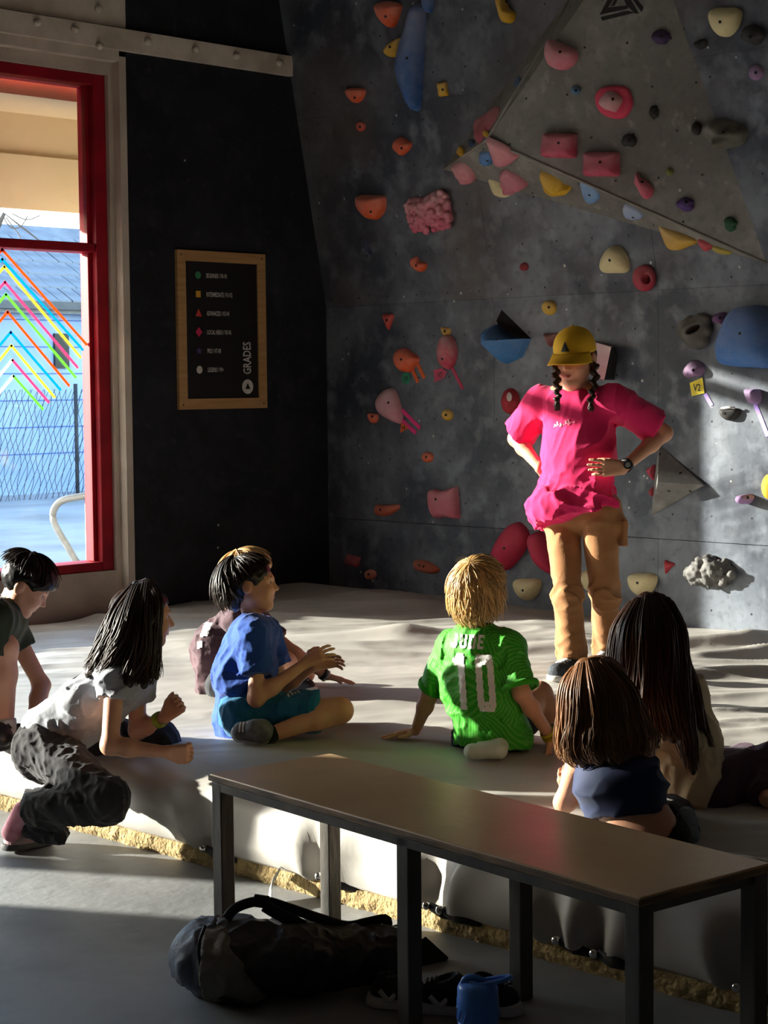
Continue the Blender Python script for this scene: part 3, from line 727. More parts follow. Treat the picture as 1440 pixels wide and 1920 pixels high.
# small pyramid volume
T_, R_, B_, A_ = on_x(1236, 834, XW), on_x(1323, 909, XW), on_x(1222, 967, XW), on_x(1233, 904, XW-.17)
L_ = on_x(1226, 900, XW)
Rt = R_+np.array([-.025, 0, 0])
V = [T_, R_, B_, A_, L_, Rt]
sv = mesh_obj('climbing_volume', V, [(0, 3, 5), (3, 2, 5), (0, 4, 3), (4, 2, 3), (0, 5, 1), (5, 2, 1)], m_vol2 if 'm_vol2' in globals() else wall_paint('light_volume_paint', (0.17, 0.168, 0.16), (0.26, 0.255, 0.245), 0.6, 0.10, 0.8))
tag(sv, 'small grey pyramid climbing volume pointing right', 'climbing volume')
hold('yellow round hold on the sunlit wall near the striped shadow', '#e0b21c', S('oval', 1447, 912, 32, 50), .05, chalk=.1)
hold('small lilac spike hold on the sunlit wall', LV, S('blob', 1403, 935, 22, 18), .10, (1401, 934), [(1402, 933)], power=3, chalk=.2)
bw = hold('black and white rounded hold on the sunlit wall', '#232323', S('half', 1371, 777, 36, 24), .05, (1369, 774), [(1357, 775)], chalk=.05)
tube('white_rim', catmull([on_x(1353, 766, XW-.02), on_x(1364, 764, XW-.05), on_x(1378, 765, XW-.03)], 8), .007, mat('white_resin', '#dcdcd8', 0.5), bw)
hold('lilac pinch hold above a strip of purple tape', LV, S('drop', 1418, 743, 22, 30, -10), .08, None, (), chalk=.35, power=3)
hold('lavender rock hold above the yellow square tag', '#8c6a96', z([(505, 960), (550, 870), (590, 820), (650, 815), (730, 880), (725, 940), (690, 990), (600, 1000), (540, 1012)], (1200, 540), 6), .06, None, [(1300, 694)], lump=.012, chalk=.4)
hold('plum-coloured round hold beside the dark pocket hold', '#6a3f70', S('blob', 1353, 597, 27, 25), .05, None, [(1350, 596)], chalk=.1)
bb = hold('huge blue rounded slab hold at the edge of the sunlit patch', '#3a6db0', z([(970, 700), (990, 560), (1070, 330), (1150, 230), (1310, 190), (1480, 230), (1620, 420), (1640, 800), (1500, 900), (1300, 895), (1020, 870)], (1200, 540), 6), .20, (1424, 640), [(1387, 625)], power=3, chalk=.3, lump=.008, lf=6)
# holds on the volume and round it
hold('pink half-dome hold high on the huge volume', PK, S('drop', 1052, 106, 62, 50, 15), .07, None, [(1050, 97)], chalk=.7)
hold('dark purple hold high on the huge volume', '#3a2450', S('blob', 1241, 70, 32, 28), .04, None, [(1241, 68)], chalk=.05)
hold('tiny blue hold on the main face of the huge volume', '#3f6d95', S('oval', 1080, 169, 18, 16), .02, None, [(1080, 170)], chalk=.2)
rg = hold('hot pink rimmed hold with pale centre on the huge volume', '#d83a5c', z([(795, 350), (830, 325), (905, 325), (930, 360), (932, 400), (905, 440), (860, 445), (815, 425), (795, 390)], (720, 0), 2), .03, None, (), chalk=.1, power=3)
hold('pale pink knob fixed on the hot pink rim', '#c98c92', S('blob', 1149, 190, 44, 42), .075, None, [(1149, 186)], chalk=.7)
for lb, x, y, w, h in (('tiny black nub under the dark purple hold on the volume', 1227, 211, 20, 26), ('black nub above the two pink blocks on the volume', 1180, 263, 30, 26), ('black nub close to the right edge of the volume', 1306, 240, 20, 26)):
    hold(lb, '#24211f', S('blob', x, y, w, h), .03, None, [(x, y)], chalk=.05)
hold('pink rounded block hold above the volume ridge', '#b8405a', S('rect', 1051, 273, 63, 46, 2), .075, (1051, 268), [(1047, 268)], chalk=.45, power=3.2)
hold('pink rounded block hold nearest the middle of the volume ridge', '#b8405a', S('rect', 1130, 308, 65, 46, 0), .075, (1130, 303), [(1125, 304)], chalk=.4, power=3.2)
hold('small pink bone-shaped hold on the volume', '#c9566e', z([(490, 230), (510, 160), (535, 200), (590, 230), (628, 280), (615, 330), (580, 355), (545, 325), (510, 270)], (1060, 280), 3.789), .045, None, [(1204, 341)], chalk=.35)
hold('tiny olive green hold on the volume', '#6d7032', S('oval', 1256, 322, 14, 15), .02, chalk=.1)
hold('violet hold low on the volume', '#4c2f72', S('blob', 1287, 383, 34, 25), .04, None, [(1287, 379)], chalk=.1)
hold('dark green angular hold low on the volume', '#1f5236', S('blob', 1370, 420, 25, 26, 20), .035, chalk=.05)
hold('pink shell hold on the narrow side of the volume', '#b55262', z([(340, 280), (355, 225), (420, 195), (520, 120), (570, 100), (540, 190), (450, 330), (375, 430), (345, 350)], (820, 180), 4.8), .035, None, (), chalk=.4)
hold('tiny blue hold on the narrow side of the volume', '#35577c', S('oval', 970, 153, 12, 22, 25), .015, chalk=.3)
hold('tiny yellow hold at the lower tip of the volume', YE, S('blob', 864, 284, 15, 18), .02, chalk=.2)
hold('tiny yellow hold on the volume ridge', YE, S('blob', 913, 252, 11, 12), .015, chalk=.2)
hold('small blue hold on the narrow side near the volume tip', '#2d4a72', S('oval', 884, 268, 12, 16, 30), .015, chalk=.2)
hold('pink shell hold just under the volume ridge', '#cf7f8a', z([(455, 385), (480, 385), (600, 440), (700, 510), (740, 535), (680, 590), (590, 622), (530, 600), (500, 520)], (820, 180), 4.8), .05, chalk=.5)
hold('speckled blue hold under the volume ridge', '#3f78b5', S('blob', 912, 296, 28, 26, 30), .03, None, [(914, 302)], chalk=.35)
hold('pink ribbed fan hold at the tip of the volume underside', '#cf7f8a', z([(135, 625), (200, 595), (260, 615), (310, 660), (350, 730), (330, 765), (260, 800), (215, 770), (185, 690)], (820, 180), 4.8), .05, chalk=.45, lump=.01, lf=30)
hold('cream disc hold on the underside of the volume', CR, z([(462, 720), (500, 700), (560, 720), (640, 800), (680, 860), (650, 900), (590, 915), (520, 890), (475, 800)], (820, 180), 4.8), .035, chalk=.1, lump=.002)
hold('pink ribbed fan hold overlapping the cream disc', '#c56f80', z([(572, 680), (620, 660), (680, 690), (740, 720), (820, 795), (760, 820), (690, 862), (630, 845), (600, 770)], (820, 180), 4.8), .065, chalk=.4, lump=.012, lf=30)
hold('yellow crescent hold on the underside of the volume', YE, z([(930, 690), (960, 680), (1080, 740), (1140, 790), (1205, 815), (1190, 850), (1100, 878), (1030, 865), (970, 810)], (820, 180), 4.8), .06, None, (), chalk=.3, lump=.01)
hold('dusty blue hold in the middle of the volume underside', '#6f9acb', z([(105, 230), (170, 255), (240, 310), (245, 345), (215, 370), (165, 365), (120, 300)], (1060, 280), 3.789), .03, None, [(1105, 366)], chalk=.5)
hold('pale blue chalky hold on the volume underside', '#93a9cc', z([(420, 390), (480, 405), (550, 460), (540, 485), (480, 495), (425, 470)], (1060, 280), 3.789), .03, None, [(1187, 408)], chalk=.7)
hold('large pale yellow scoop hold on the volume edge', '#d3a63e', z([(680, 515), (760, 540), (880, 590), (950, 640), (930, 670), (880, 690), (800, 718), (740, 695), (700, 610)], (1060, 280), 3.789), .07, None, (), chalk=.5, wall=False)
hold('small red and pink hold on the thin end of the volume', '#c23347', z([(945, 640), (990, 650), (1045, 685), (1030, 708), (990, 705)], (1060, 280), 3.789), .025, chalk=.3)
hold('thin yellow hold at the far tip of the volume', '#b5a034', z([(1050, 682), (1110, 700), (1180, 730), (1170, 742), (1100, 728), (1055, 705)], (1060, 280), 3.789), .015, chalk=.3)
hold('tiny crimson nub on the scuffed wall under the volume', '#8c1d2c', S('oval', 984, 500, 15, 16), .025, chalk=.1)
hold('grey rock hold straddling the right edge of the volume', '#5c5b52', S('blob', 1362, 250, 76, 58, 15), .11, None, [(1357, 248)], lump=.035, lf=18, chalk=.3, wall=True)
hold('charcoal rock hold beside the cream half-dome', '#2f2f30', S('blob', 1414, 66, 42, 36), .07, None, [(1407, 69)], lump=.02, chalk=.1)
hold('black nub between the volume and the cream half-dome', '#202022', S('blob', 1316, 82, 24, 20), .03, None, [(1310, 82)], chalk=.05, wall=True)
hold('dusty lilac ring hold on the wall beyond the volume', '#8d6a98', S('oval', 1419, 136, 28, 30), .035, None, [(1417, 136)], chalk=.4)

# tape strips and grade tags
def strip(label, a, b, w, col, e=0.003):
    p0, n = wall_plane(*a); A, B = on_plane(*a, p0, n), on_plane(*b, p0, n)
    d = nrm(B-A); s = np.cross(n, d)
    o = obox('tape_strip', (A+B)/2+n*e*.5, [d, s, n], (np.linalg.norm(B-A)/2, w/2, e/2), mat('gaffer_'+col[1:], col, 0.55, None, 20))
    return tag(o, label, 'tape')
strip('magenta tape strip trailing below the magenta oval hold', (848, 690), (868, 729), .022, '#c22a55')
strip('orange tape strip below the orange shell hold, shorter one by the tag', (772, 690), (784, 717), .026, '#e2641f')
strip('orange tape strip below the orange shell hold, outer one', (783, 682), (796, 709), .026, '#e2641f')
strip('hot pink tape strip below the pale pink hold, upper of the pair', (754, 769), (788, 803), .026, '#ee2c86')
strip('hot pink tape strip below the pale pink hold, lower of the pair', (750, 784), (780, 812), .026, '#ee2c86')
strip('purple tape strip under the yellow square tag', (1322, 738), (1335, 761), .024, '#a98bea')
strip('long purple tape strip under the lilac pinch hold', (1416, 757), (1440, 818), .024, '#a98bea')
strip('faint pink tape strip under the glossy red disc hold', (961, 774), (964, 796), .03, '#a3485a')
def gtag(label, pts, col, t, tp, size):
    p0, n = wall_plane(*pts[0])
    V = [on_plane(x, y, p0+n*0.008, n) for x, y in pts]+[on_plane(x, y, p0, n) for x, y in pts]; k = len(pts)
    root = empty('grade_tag', V[0])
    mesh_obj('plate', V, [tuple(range(k)), tuple(range(2*k-1, k-1, -1))]+[(i, i+k, (i+1) % k+k, (i+1) % k) for i in range(k)], mat('plate_'+col[1:], col, 0.5, None, 20), root)
    text_mesh('lettering', t, m_black, root, on_plane(*tp, p0+n*0.009, n), np.array([0, -1., 0]), UZ, size, .8, 'CENTER')
    tag(root, label, 'tag')
gtag('green round grade tag below the orange shell hold', S('oval', 761, 709, 16, 23), '#1f8a63', 'V0', (761, 714), .045)
gtag('magenta diamond grade tag below the magenta oval hold', [(813, 694), (828, 690), (838, 697), (833, 708), (815, 717)], '#c2375c', 'V5', (825, 708), .05)
gtag('orange triangular grade tag below the pale pink hold', [(752, 792), (767, 802), (750, 812)], '#d9601f', 'V4', (756, 806), .04)
gtag('bright yellow square grade tag in the sunlight', [(1293, 718), (1317, 708), (1321, 737), (1297, 743)], '#f0dc1e', 'V2', (1307, 733), .055)

# ================================================================== IMPLICIT SURFACES (bodies, clothes, bag)
class Sdf:
    def __init__(s): s.prims = []
    def cone(s, a, b, ra, rb, k=0.02, flat=None, fs=1.0, cap=False, capa=False):
        """round cone from a to b; flat = axis along which it is widened by factor fs; cap = flat cut at b"""
        s.prims.append(('c', np.asarray(a, float), np.asarray(b, float), ra, rb, k, None if flat is None else nrm(flat), fs, cap, capa)); return s
    def ell(s, c, ax, r, k=0.02): s.prims.append(('e', np.asarray(c, float), np.asarray(ax, float), np.asarray(r, float), k)); return s
    def cut(s, fn): s.prims.append(('f', fn)); return s
    def sub(s, c, ax, r, k=0.01): s.prims.append(('s', np.asarray(c, float), np.asarray(ax, float), np.asarray(r, float), k)); return s
    @staticmethod
    def _d(pr, p):
        if pr[0] == 'c':
            _, a, b, ra, rb, k, fl, fs, cap, capa = pr
            ab = b-a; L2 = ab@ab+1e-12; q = p-a
            t = (q@ab)/L2; tc = np.clip(t, 0, 1)
            v = q-tc[..., None]*ab
            if fl is not None: v = v-(v@fl)[..., None]*fl*(1-1/fs)
            d = np.sqrt((v*v).sum(-1))-(ra+(rb-ra)*tc)
            L = math.sqrt(L2)
            if cap: d = np.maximum(d, (t-1)*L)
            if capa: d = np.maximum(d, -t*L)
            return d
        _, c, ax, r = pr[:4]
        q = (p-c)@ax.T
        k0 = np.sqrt(((q/r)**2).sum(-1)); k1 = np.sqrt(((q/(r*r))**2).sum(-1))+1e-9
        return k0*(k0-1)/k1
    def bounds(s):
        lo, hi = np.full(3, 1e9), np.full(3, -1e9)
        for pr in s.prims:
            l, h = s._bb(pr)
            if l is None or pr[0] == 's': continue
            lo = np.minimum(lo, l); hi = np.maximum(hi, h)
        return lo, hi
    def _bb(s, pr):
        if pr[0] == 'c':
            r = max(pr[3], pr[4])*(max(1, pr[7]))
            return np.minimum(pr[1], pr[2])-r, np.maximum(pr[1], pr[2])+r
        if pr[0] in 'es':
            e = np.abs(pr[2]).T@pr[3]
            return pr[1]-e, pr[1]+e
        return None, None
    def at(s, p):
        D = np.full(p.shape[:-1], 9.0)
        for pr in s.prims: D = s._join(D, pr, p)
        return D
    def _join(s, D, pr, p):
        if pr[0] == 'f': return np.maximum(D, pr[1](p))
        d = s._d(pr, p)
        k = pr[5] if pr[0] == 'c' else pr[4]
        if pr[0] == 's':
            h = np.clip(0.5-0.5*(D+d)/k, 0, 1); return D*(1-h)-d*h+k*h*(1-h)
        h = np.clip(0.5+0.5*(d-D)/k, 0, 1)
        return D*h+d*(1-h)-k*h*(1-h)
    def mesh(s, h=0.006, disp=None):
        lo, hi = s.bounds(); lo = lo-0.03; hi = hi+0.03
        n = np.ceil((hi-lo)/h).astype(int)+1
        ax = [lo[i]+h*np.arange(n[i]) for i in range(3)]
        D = np.full(n, 9.0, np.float32)
        for pr in s.prims:
            if pr[0] == 'f':
                idx = np.nonzero(D < 0.04); p = np.stack([ax[i][idx[i]] for i in range(3)], -1)
                D[idx] = np.maximum(D[idx], pr[1](p)); continue
            l, u = s._bb(pr); k = pr[5] if pr[0] == 'c' else pr[4]
            mg = 2*k+2*h+0.01
            i0 = np.clip(np.floor((l-mg-lo)/h).astype(int), 0, n-1); i1 = np.clip(np.ceil((u+mg-lo)/h).astype(int)+1, 1, n)
            sl = tuple(slice(i0[i], i1[i]) for i in range(3))
            g = np.stack(np.meshgrid(*[ax[i][sl[i]] for i in range(3)], indexing='ij'), -1)
            D[sl] = s._join(D[sl], pr, g)
        if disp is not None:
            idx = np.nonzero(np.abs(D) < 0.035); p = np.stack([ax[i][idx[i]] for i in range(3)], -1)
            D[idx] += disp(p)
        return surface_nets(D, lo, h)

def surface_nets(D, lo, h):
    s = D < 0
    c = np.zeros(tuple(np.array(D.shape)-1), np.int8)
    offs = [(i, j, k) for i in (0, 1) for j in (0, 1) for k in (0, 1)]
    nx, ny, nz = D.shape
    for i, j, k in offs: c += s[i:nx-1+i, j:ny-1+j, k:nz-1+k]
    idx = np.argwhere((c > 0) & (c < 8))
    ids = np.full(c.shape, -1, np.int32); ids[tuple(idx.T)] = np.arange(len(idx))
    acc = np.zeros((len(idx), 3)); cnt = np.zeros(len(idx))
    val = {o: D[idx[:, 0]+o[0], idx[:, 1]+o[1], idx[:, 2]+o[2]].astype(float) for o in offs}
    for a in offs:
        for d in range(3):
            if a[d]: continue
            b = list(a); b[d] = 1; b = tuple(b)
            va, vb = val[a], val[b]; cr = (va < 0) != (vb < 0)
            t = np.where(cr, va/(va-vb+1e-12), 0)
            pos = np.tile(np.array(a, float), (len(idx), 1)); pos[:, d] += t
            acc[cr] += pos[cr]; cnt[cr] += 1
    V = lo+h*(idx+acc/np.maximum(cnt, 1)[:, None])
    Q = []
    for d in range(3):
        e1, e2 = (d+1) % 3, (d+2) % 3
        sl0 = [slice(None)]*3; sl1 = [slice(None)]*3
        sl0[d] = slice(0, -1); sl1[d] = slice(1, None)
        ch = np.argwhere(s[tuple(sl0)] != s[tuple(sl1)])
        ok = (ch[:, e1] > 0) & (ch[:, e2] > 0) & (ch[:, e1] < D.shape[e1]-1) & (ch[:, e2] < D.shape[e2]-1)
        ch = ch[ok]
        def cell(o1, o2):
            q = ch.copy(); q[:, e1] += o1; q[:, e2] += o2; return ids[tuple(q.T)]
        q = np.stack([cell(-1, -1), cell(0, -1), cell(0, 0), cell(-1, 0)], -1)
        inside = s[tuple(ch.T)]
        q[~inside] = q[~inside][:, ::-1]
        Q.append(q)
    return V, np.concatenate(Q)

def folds(amp, f=14, aniso=None, seed=0.0, extra=0.5):
    """cloth creases: ridged noise, optionally stretched along a direction"""
    def fn(p):
        q = p
        if aniso is not None:
            d, st = nrm(aniso[0]), aniso[1]; q = p-(p@d)[..., None]*d*(1-st)
        w = q+0.02*np.stack([vnoise(q, 9, seed), vnoise(q, 9, seed+5), vnoise(q, 9, seed+11)], -1)
        r = 1-np.abs(vnoise(w, f*1.5, seed+3)); r2 = 1-np.abs(vnoise(w, f*3.1, seed+8))
        return -amp*(np.clip(r, 0, 1)**3-0.35)*0.8-amp*extra*0.6*(r2**2-0.4)
    return fn

def frame_from(fwd, upv):
    y = nrm(fwd); x = nrm(np.cross(y, upv)); zc = np.cross(x, y)
    return np.array([x, y, zc])                       # rows: right, forward, up

def head(S_, c, A, s, jaw=1.0):
    """skull, jaw, nose, lips, brow and ears; c = centre between the ears, A = frame, s = head height"""
    L = lambda x, y, z_: c+(x*A[0]+y*A[1]+z_*A[2])*s
    S_.ell(L(0, -0.04, 0.13), A, np.array([.335, .425, .36])*s, 0.02)
    S_.ell(L(0, 0.10, -0.06), A, np.array([.29, .30, .36])*s, 0.03)
    S_.cone(L(0, .16, -.28), L(0, .27, -.40), .17*s*jaw, .085*s, 0.03)
    for sx in (-1, 1):
        S_.cone(L(sx*.20, .02, -.20), L(sx*.08, .22, -.38), .10*s, .08*s, 0.03)
        S_.ell(L(sx*.15, .30, -.13), A, np.array([.10, .09, .09])*s, 0.03)          # cheeks
        S_.ell(L(sx*.365, -.04, -.01), A, np.array([.045, .09, .135])*s, 0.008)       # ears
        S_.sub(L(sx*.125, .415, .045), A, np.array([.085, .06, .05])*s, 0.012)       # eye sockets
    S_.cone(L(0, .375, .05), L(0, .465, -.10), .030*s, .048*s, 0.012)                # nose
    for sx in (-1, 1): S_.ell(L(sx*.045, .415, -.115), A, np.array([.032, .04, .03])*s, 0.008)
    S_.ell(L(0, .355, -.215), A, np.array([.10, .05, .025])*s, 0.010)
    S_.ell(L(0, .345, -.265), A, np.array([.085, .05, .03])*s, 0.010)
    S_.ell(L(0, .34, .10), A, np.array([.20, .07, .035])*s, 0.02)
def face_parts(c, A, s, parent, brow, iris='#3a2a1c'):
    L = lambda x, y, z_: c+(x*A[0]+y*A[1]+z_*A[2])*s
    for sx in (-1, 1):
        e = ellipsoid('eye', L(sx*.125, .345, .035), A, np.array([.065, .045, .036])*s, mat('eye_white', '#d9d4cd', 0.3), parent, 12, 8)
        ellipsoid('iris', L(sx*.125, .382, .035), A, np.array([.03, .012, .03])*s, mat('iris_'+iris[1:], iris, 0.2), parent, 10, 6)
        tube('eyebrow', [L(sx*.055, .405, .115), L(sx*.13, .395, .135), L(sx*.20, .33, .11)], [.014*s, .018*s, .008*s], brow, parent, 6)
    tube('lips', [L(-.085, .365, -.24), L(-.03, .405, -.228), L(.03, .405, -.228), L(.085, .365, -.24)], [.006*s, .016*s, .016*s, .006*s], mat('lips', '#a8584f', 0.5), parent, 6)
    tube('lips', [L(-.075, .365, -.246), L(0, .402, -.262), L(.075, .365, -.246)], [.006*s, .02*s, .006*s], mat('lips', '#a8584f', 0.5), parent, 6)

def hand(S_, wrist, d, nrmv, s=1.0, curl=(0.35, 0.35, 0.4, 0.45), thumb=1, spread=0.12, thumb_out=0.6, tcurl=0.3):
    """palm, four unequal fingers with knuckle bends and a thumb from the side of the palm.
    d = pointing direction, nrmv = palm normal (fingers curl towards it), thumb = +-1 side"""
    d = nrm(d); nv = nrm(nrmv-np.dot(nrmv, d)*d); sd = np.cross(nv, d)*thumb
    pl = 0.085*s
    for o in (-0.026, -0.009, 0.009, 0.026):
        S_.cone(wrist+sd*o*s*0.55, wrist+d*pl+sd*o*s*1.12, .0155*s, .0135*s, 0.010*s)
    ln = (0.072, 0.080, 0.074, 0.058)
    for i, o in enumerate((0.029, 0.0095, -0.0095, -0.028)):
        p = wrist+d*pl*0.97+sd*o*s; fd = nrm(d+sd*spread*(1.5-i)*0.55); an = 0.0
        for j, fr in enumerate((0.45, 0.31, 0.24)):
            an += curl[i]*(0.9 if j == 0 else 1.1)
            dd = fd*math.cos(an)+nv*math.sin(an)
            q = p+dd*ln[i]*fr*s
            r0 = (0.0088, 0.0080, 0.0074)[j]*s
            S_.cone(p, q, r0, r0*0.92, 0.004)
            p = q
    p = wrist+d*0.022*s+sd*0.024*s
    q = p+nrm(d*(1-thumb_out*.5)+sd*thumb_out+nv*0.25)*0.040*s
    S_.cone(p, q, .0145*s, .0105*s, 0.010)
    q2 = q+nrm(d+sd*thumb_out*.4+nv*tcurl)*0.030*s; S_.cone(q, q2, .0100*s, .0092*s, 0.004)
    q3 = q2+nrm(d+nv*(tcurl*1.6))*0.022*s; S_.cone(q2, q3, .0092*s, .0080*s, 0.003)

def limb(S_, a, b, c, r, k=0.025):
    S_.cone(a, b, r[0], r[1], k)
    m1 = b*0.68+c*0.32
    S_.cone(b, m1, r[1], r[2], k); S_.cone(m1, c, r[2], r[3], k)

m_skin = mat('skin', '#d9a384', 0.5, '#cf9677', 9.0, bump=0.05, bscale=120)
m_skin.node_tree.nodes['Principled BSDF'].inputs['Subsurface Weight'].default_value = 0.12
m_skin.node_tree.nodes['Principled BSDF'].inputs['Subsurface Radius'].default_value = (0.01, 0.004, 0.002)

def fabric(name, col, col2=None, rough=0.85, scale=5, bscale=260, bump=0.12, sheen=0.15):
    return mat(name, col, rough, col2, scale, bump=bump, bscale=bscale, sheen=sheen, spec=0.25)

# ------------------------------------------------------------------ hair
def hair_mat(name, root, tip, rough=0.38):
    if name in MATS: return MATS[name]
    M = bpy.data.materials.new(name); M.use_nodes = True; nt = M.node_tree; b = nt.nodes['Principled BSDF']
    at = N(nt, 'ShaderNodeAttribute'); at.attribute_name = 'strand'
    sp = N(nt, 'ShaderNodeSeparateColor'); nt.links.new(at.outputs['Color'], sp.inputs[0])
    nz = N(nt, 'ShaderNodeTexNoise'); nz.inputs['Scale'].default_value = 60
    col = mixcol(nt, sp.outputs[0], rgb(root), rgb(tip))
    vr = math_node(nt, 'ADD', math_node(nt, 'MULTIPLY', sp.outputs[1], 0.9), 0.45)
    mu = N(nt, 'ShaderNodeMix', data_type='RGBA', blend_type='MULTIPLY'); mu.inputs[0].default_value = 1.0
    nt.links.new(col, mu.inputs[6]); cmb = N(nt, 'ShaderNodeCombineColor')
    for i in range(3): nt.links.new(vr, cmb.inputs[i])
    nt.links.new(cmb.outputs[0], mu.inputs[7]); nt.links.new(mu.outputs[2], b.inputs['Base Color'])
    b.inputs['Roughness'].default_value = rough; b.inputs['Specular IOR Level'].default_value = 0.4
    MATS[name] = M
    return M
def strands_obj(name, paths, rad, material, parent, n=4):
    """paths: list of (k,3) arrays, all the same k; tapered thin tubes in one mesh"""
    P = np.array(paths); m_, k, _ = P.shape
    T = np.gradient(P, axis=1); T /= np.linalg.norm(T, axis=2, keepdims=True)+1e-9
    u = np.cross(T, fw[None, None]); u /= np.linalg.norm(u, axis=2, keepdims=True)+1e-9
    w = np.cross(u, T)
    R = np.asarray(rad)*np.concatenate([np.linspace(.6, 1, k//4), np.ones(k-k//4-k//3), np.linspace(1, .25, k//3)])
    ang = np.arange(n)*2*math.pi/n
    V = P[:, :, None]+R[None, :, None, None]*(np.cos(ang)[None, None, :, None]*u[:, :, None]+np.sin(ang)[None, None, :, None]*w[:, :, None])
    base = (np.arange(m_)*k*n)[:, None, None]+(np.arange(k-1)*n)[None, :, None]
    j = np.arange(n)[None, None, :]
    Fq = np.stack([base+j, base+(j+1) % n, base+n+(j+1) % n, base+n+j], -1).reshape(-1, 4)
    o = mesh_obj(name, V.reshape(-1, 3), Fq, material, parent, smooth=True); o['kind'] = 'stuff'
    col = np.ones((m_, k, n, 4), np.float32)
    col[..., 0] = np.linspace(0, 1, k)[None, :, None]; col[..., 1] = RS.rand(m_)[:, None, None]; col[..., 2] = 0
    a = o.data.color_attributes.new('strand', 'FLOAT_COLOR', 'POINT'); a.data.foreach_set('color', col.reshape(-1))
    return o
def set_strand(o, t, r):
    n = len(o.data.vertices); col = np.ones((n, 4), np.float32); col[:, 0] = t; col[:, 1] = r
    a = o.data.color_attributes.new('strand', 'FLOAT_COLOR', 'POINT'); a.data.foreach_set('color', col.reshape(-1))
def cap_strands(c, A, rad, crown, n, reach, k=14, jit=0.006, lift=0.0, az=(0, 2*math.pi), flick=0.0, start=0.05, drop=0.0, dropdir=(0, 0, -1), wavy=0.0):
    """short hair: strands run from the crown over the skull ellipsoid. reach(az) = angle in radians, az 0 = forward"""
    cr = nrm(crown); e1 = nrm(np.array([0, 1, 0])-cr*cr[1]); e2 = np.cross(cr, e1)
    out = []
    for i in range(n):
        a0 = RS.uniform(*az); rr = reach(a0)*RS.uniform(0.72, 1.04); s0 = rr*(RS.uniform(0, 0.75)**1.0) if RS.rand() < .75 else start
        tw = RS.uniform(-.25, .25); sc = 1+RS.uniform(-.35, 1)*jit/0.1; fly = RS.rand() < 0.10
        pts = []
        for t in np.linspace(0, 1, k):
            th = s0+(rr-s0)*t; a = a0+tw*t+wavy*math.sin(t*7+i)
            dl = cr*math.cos(th)+(e1*math.cos(a)+e2*math.sin(a))*math.sin(th)
            r_ = np.asarray(rad)*(sc+(lift+(.07 if fly else 0))*math.sin(math.pi*t)+(flick+(.16 if fly else 0))*t**3)
            q = c+(dl*r_)@A
            pts.append(q+np.asarray(dropdir)*drop*max(0, t-.6)**1.5*RS.uniform(.7, 1.1) if drop else q)
        out.append(np.array(pts))
    return out
def lock_strands(locks, n, k=16, spread=1.0, tipout=0.3, wave=0.011):
    """locks: polylines [(point, radius)...]; strands scattered round each, following it"""
    out = []
    for lk in locks:
        P = np.array([q[0] for q in lk]); R = np.array([[q[1]] for q in lk])
        P = catmull(P, k); R = np.interp(np.linspace(0, 1, k), np.linspace(0, 1, len(lk)), R[:, 0])
        T = np.gradient(P, axis=0); T /= np.linalg.norm(T, axis=1)[:, None]
        u = np.cross(T, fw); u /= np.linalg.norm(u, axis=1)[:, None]+1e-9; w = np.cross(u, T)
        for i in range(n):
            a = RS.uniform(0, 2*math.pi); q = RS.uniform(.75, 1.05)*spread
            ph = RS.uniform(0, 6); tt = np.linspace(0, 1, k)
            end = RS.uniform(.72, 1.05)
            off = (np.cos(a)*u+np.sin(a)*w)*(R*q*(1+tipout*tt**3*RS.uniform(-.5, 1)))[:, None]
            path = P+off+u*(wave*np.sin(tt*9+ph)*tt)[:, None]
            if end < 1:
                path = np.array([np.interp(tt*end, tt, path[:, d]) for d in range(3)]).T
            out.append(path)
    return out

# ================================================================== PEOPLE
def put(name, S_, material, parent, h=0.006, disp=None):
    V, Q = S_.mesh(h, disp)
    return mesh_obj(name, V, Q, material, parent, smooth=True)
def plane_cut(p0, p1, p2, side):
    """keep the half space on which point `side` lies"""
    n = nrm(np.cross(p1-p0, p2-p0)); n = n if np.dot(side-p0, n) < 0 else -n
    return lambda p: (p-p0)@n
def mid(a, b, t=0.5): return a*(1-t)+b*t
def shoe(name, heel, toe, w, upper, sole, parent, hgt=0.07, upv=(0, 0, 1)):
    heel, toe = np.asarray(heel, float), np.asarray(toe, float); d = nrm(toe-heel); u = nrm(np.asarray(upv)-np.dot(upv, d)*d); sd = np.cross(d, u)
    S_ = Sdf()
    S_.cone(heel+u*hgt*.55, heel+d*.02+u*hgt*.95, w*.46, w*.40, .02)
    S_.cone(heel+u*w*.42, toe-d*w*.4+u*w*.34, w*.46, w*.42, .03, flat=sd, fs=1.12)
    S_.cut(lambda p: -((p-heel)@u)+0.012)
    up_ = put(name, S_, upper, parent, 0.005, folds(.002, 30))
    T = Sdf(); T.cone(heel+u*.010, toe-d*w*.35+u*.010, w*.52, w*.50, .01)
    T.cut(lambda p: np.abs((p-heel)@u-0.010)-0.012)
    put('sole', T, sole, up_, 0.005)
    for q in (.45, .58, .70):
        p = mid(heel, toe, q)+u*w*(.80-.25*(q-.45))
        tube('lace', [p-sd*w*.25, p+u*.004, p+sd*w*.25], .004, sole, up_, 5)
    return up_
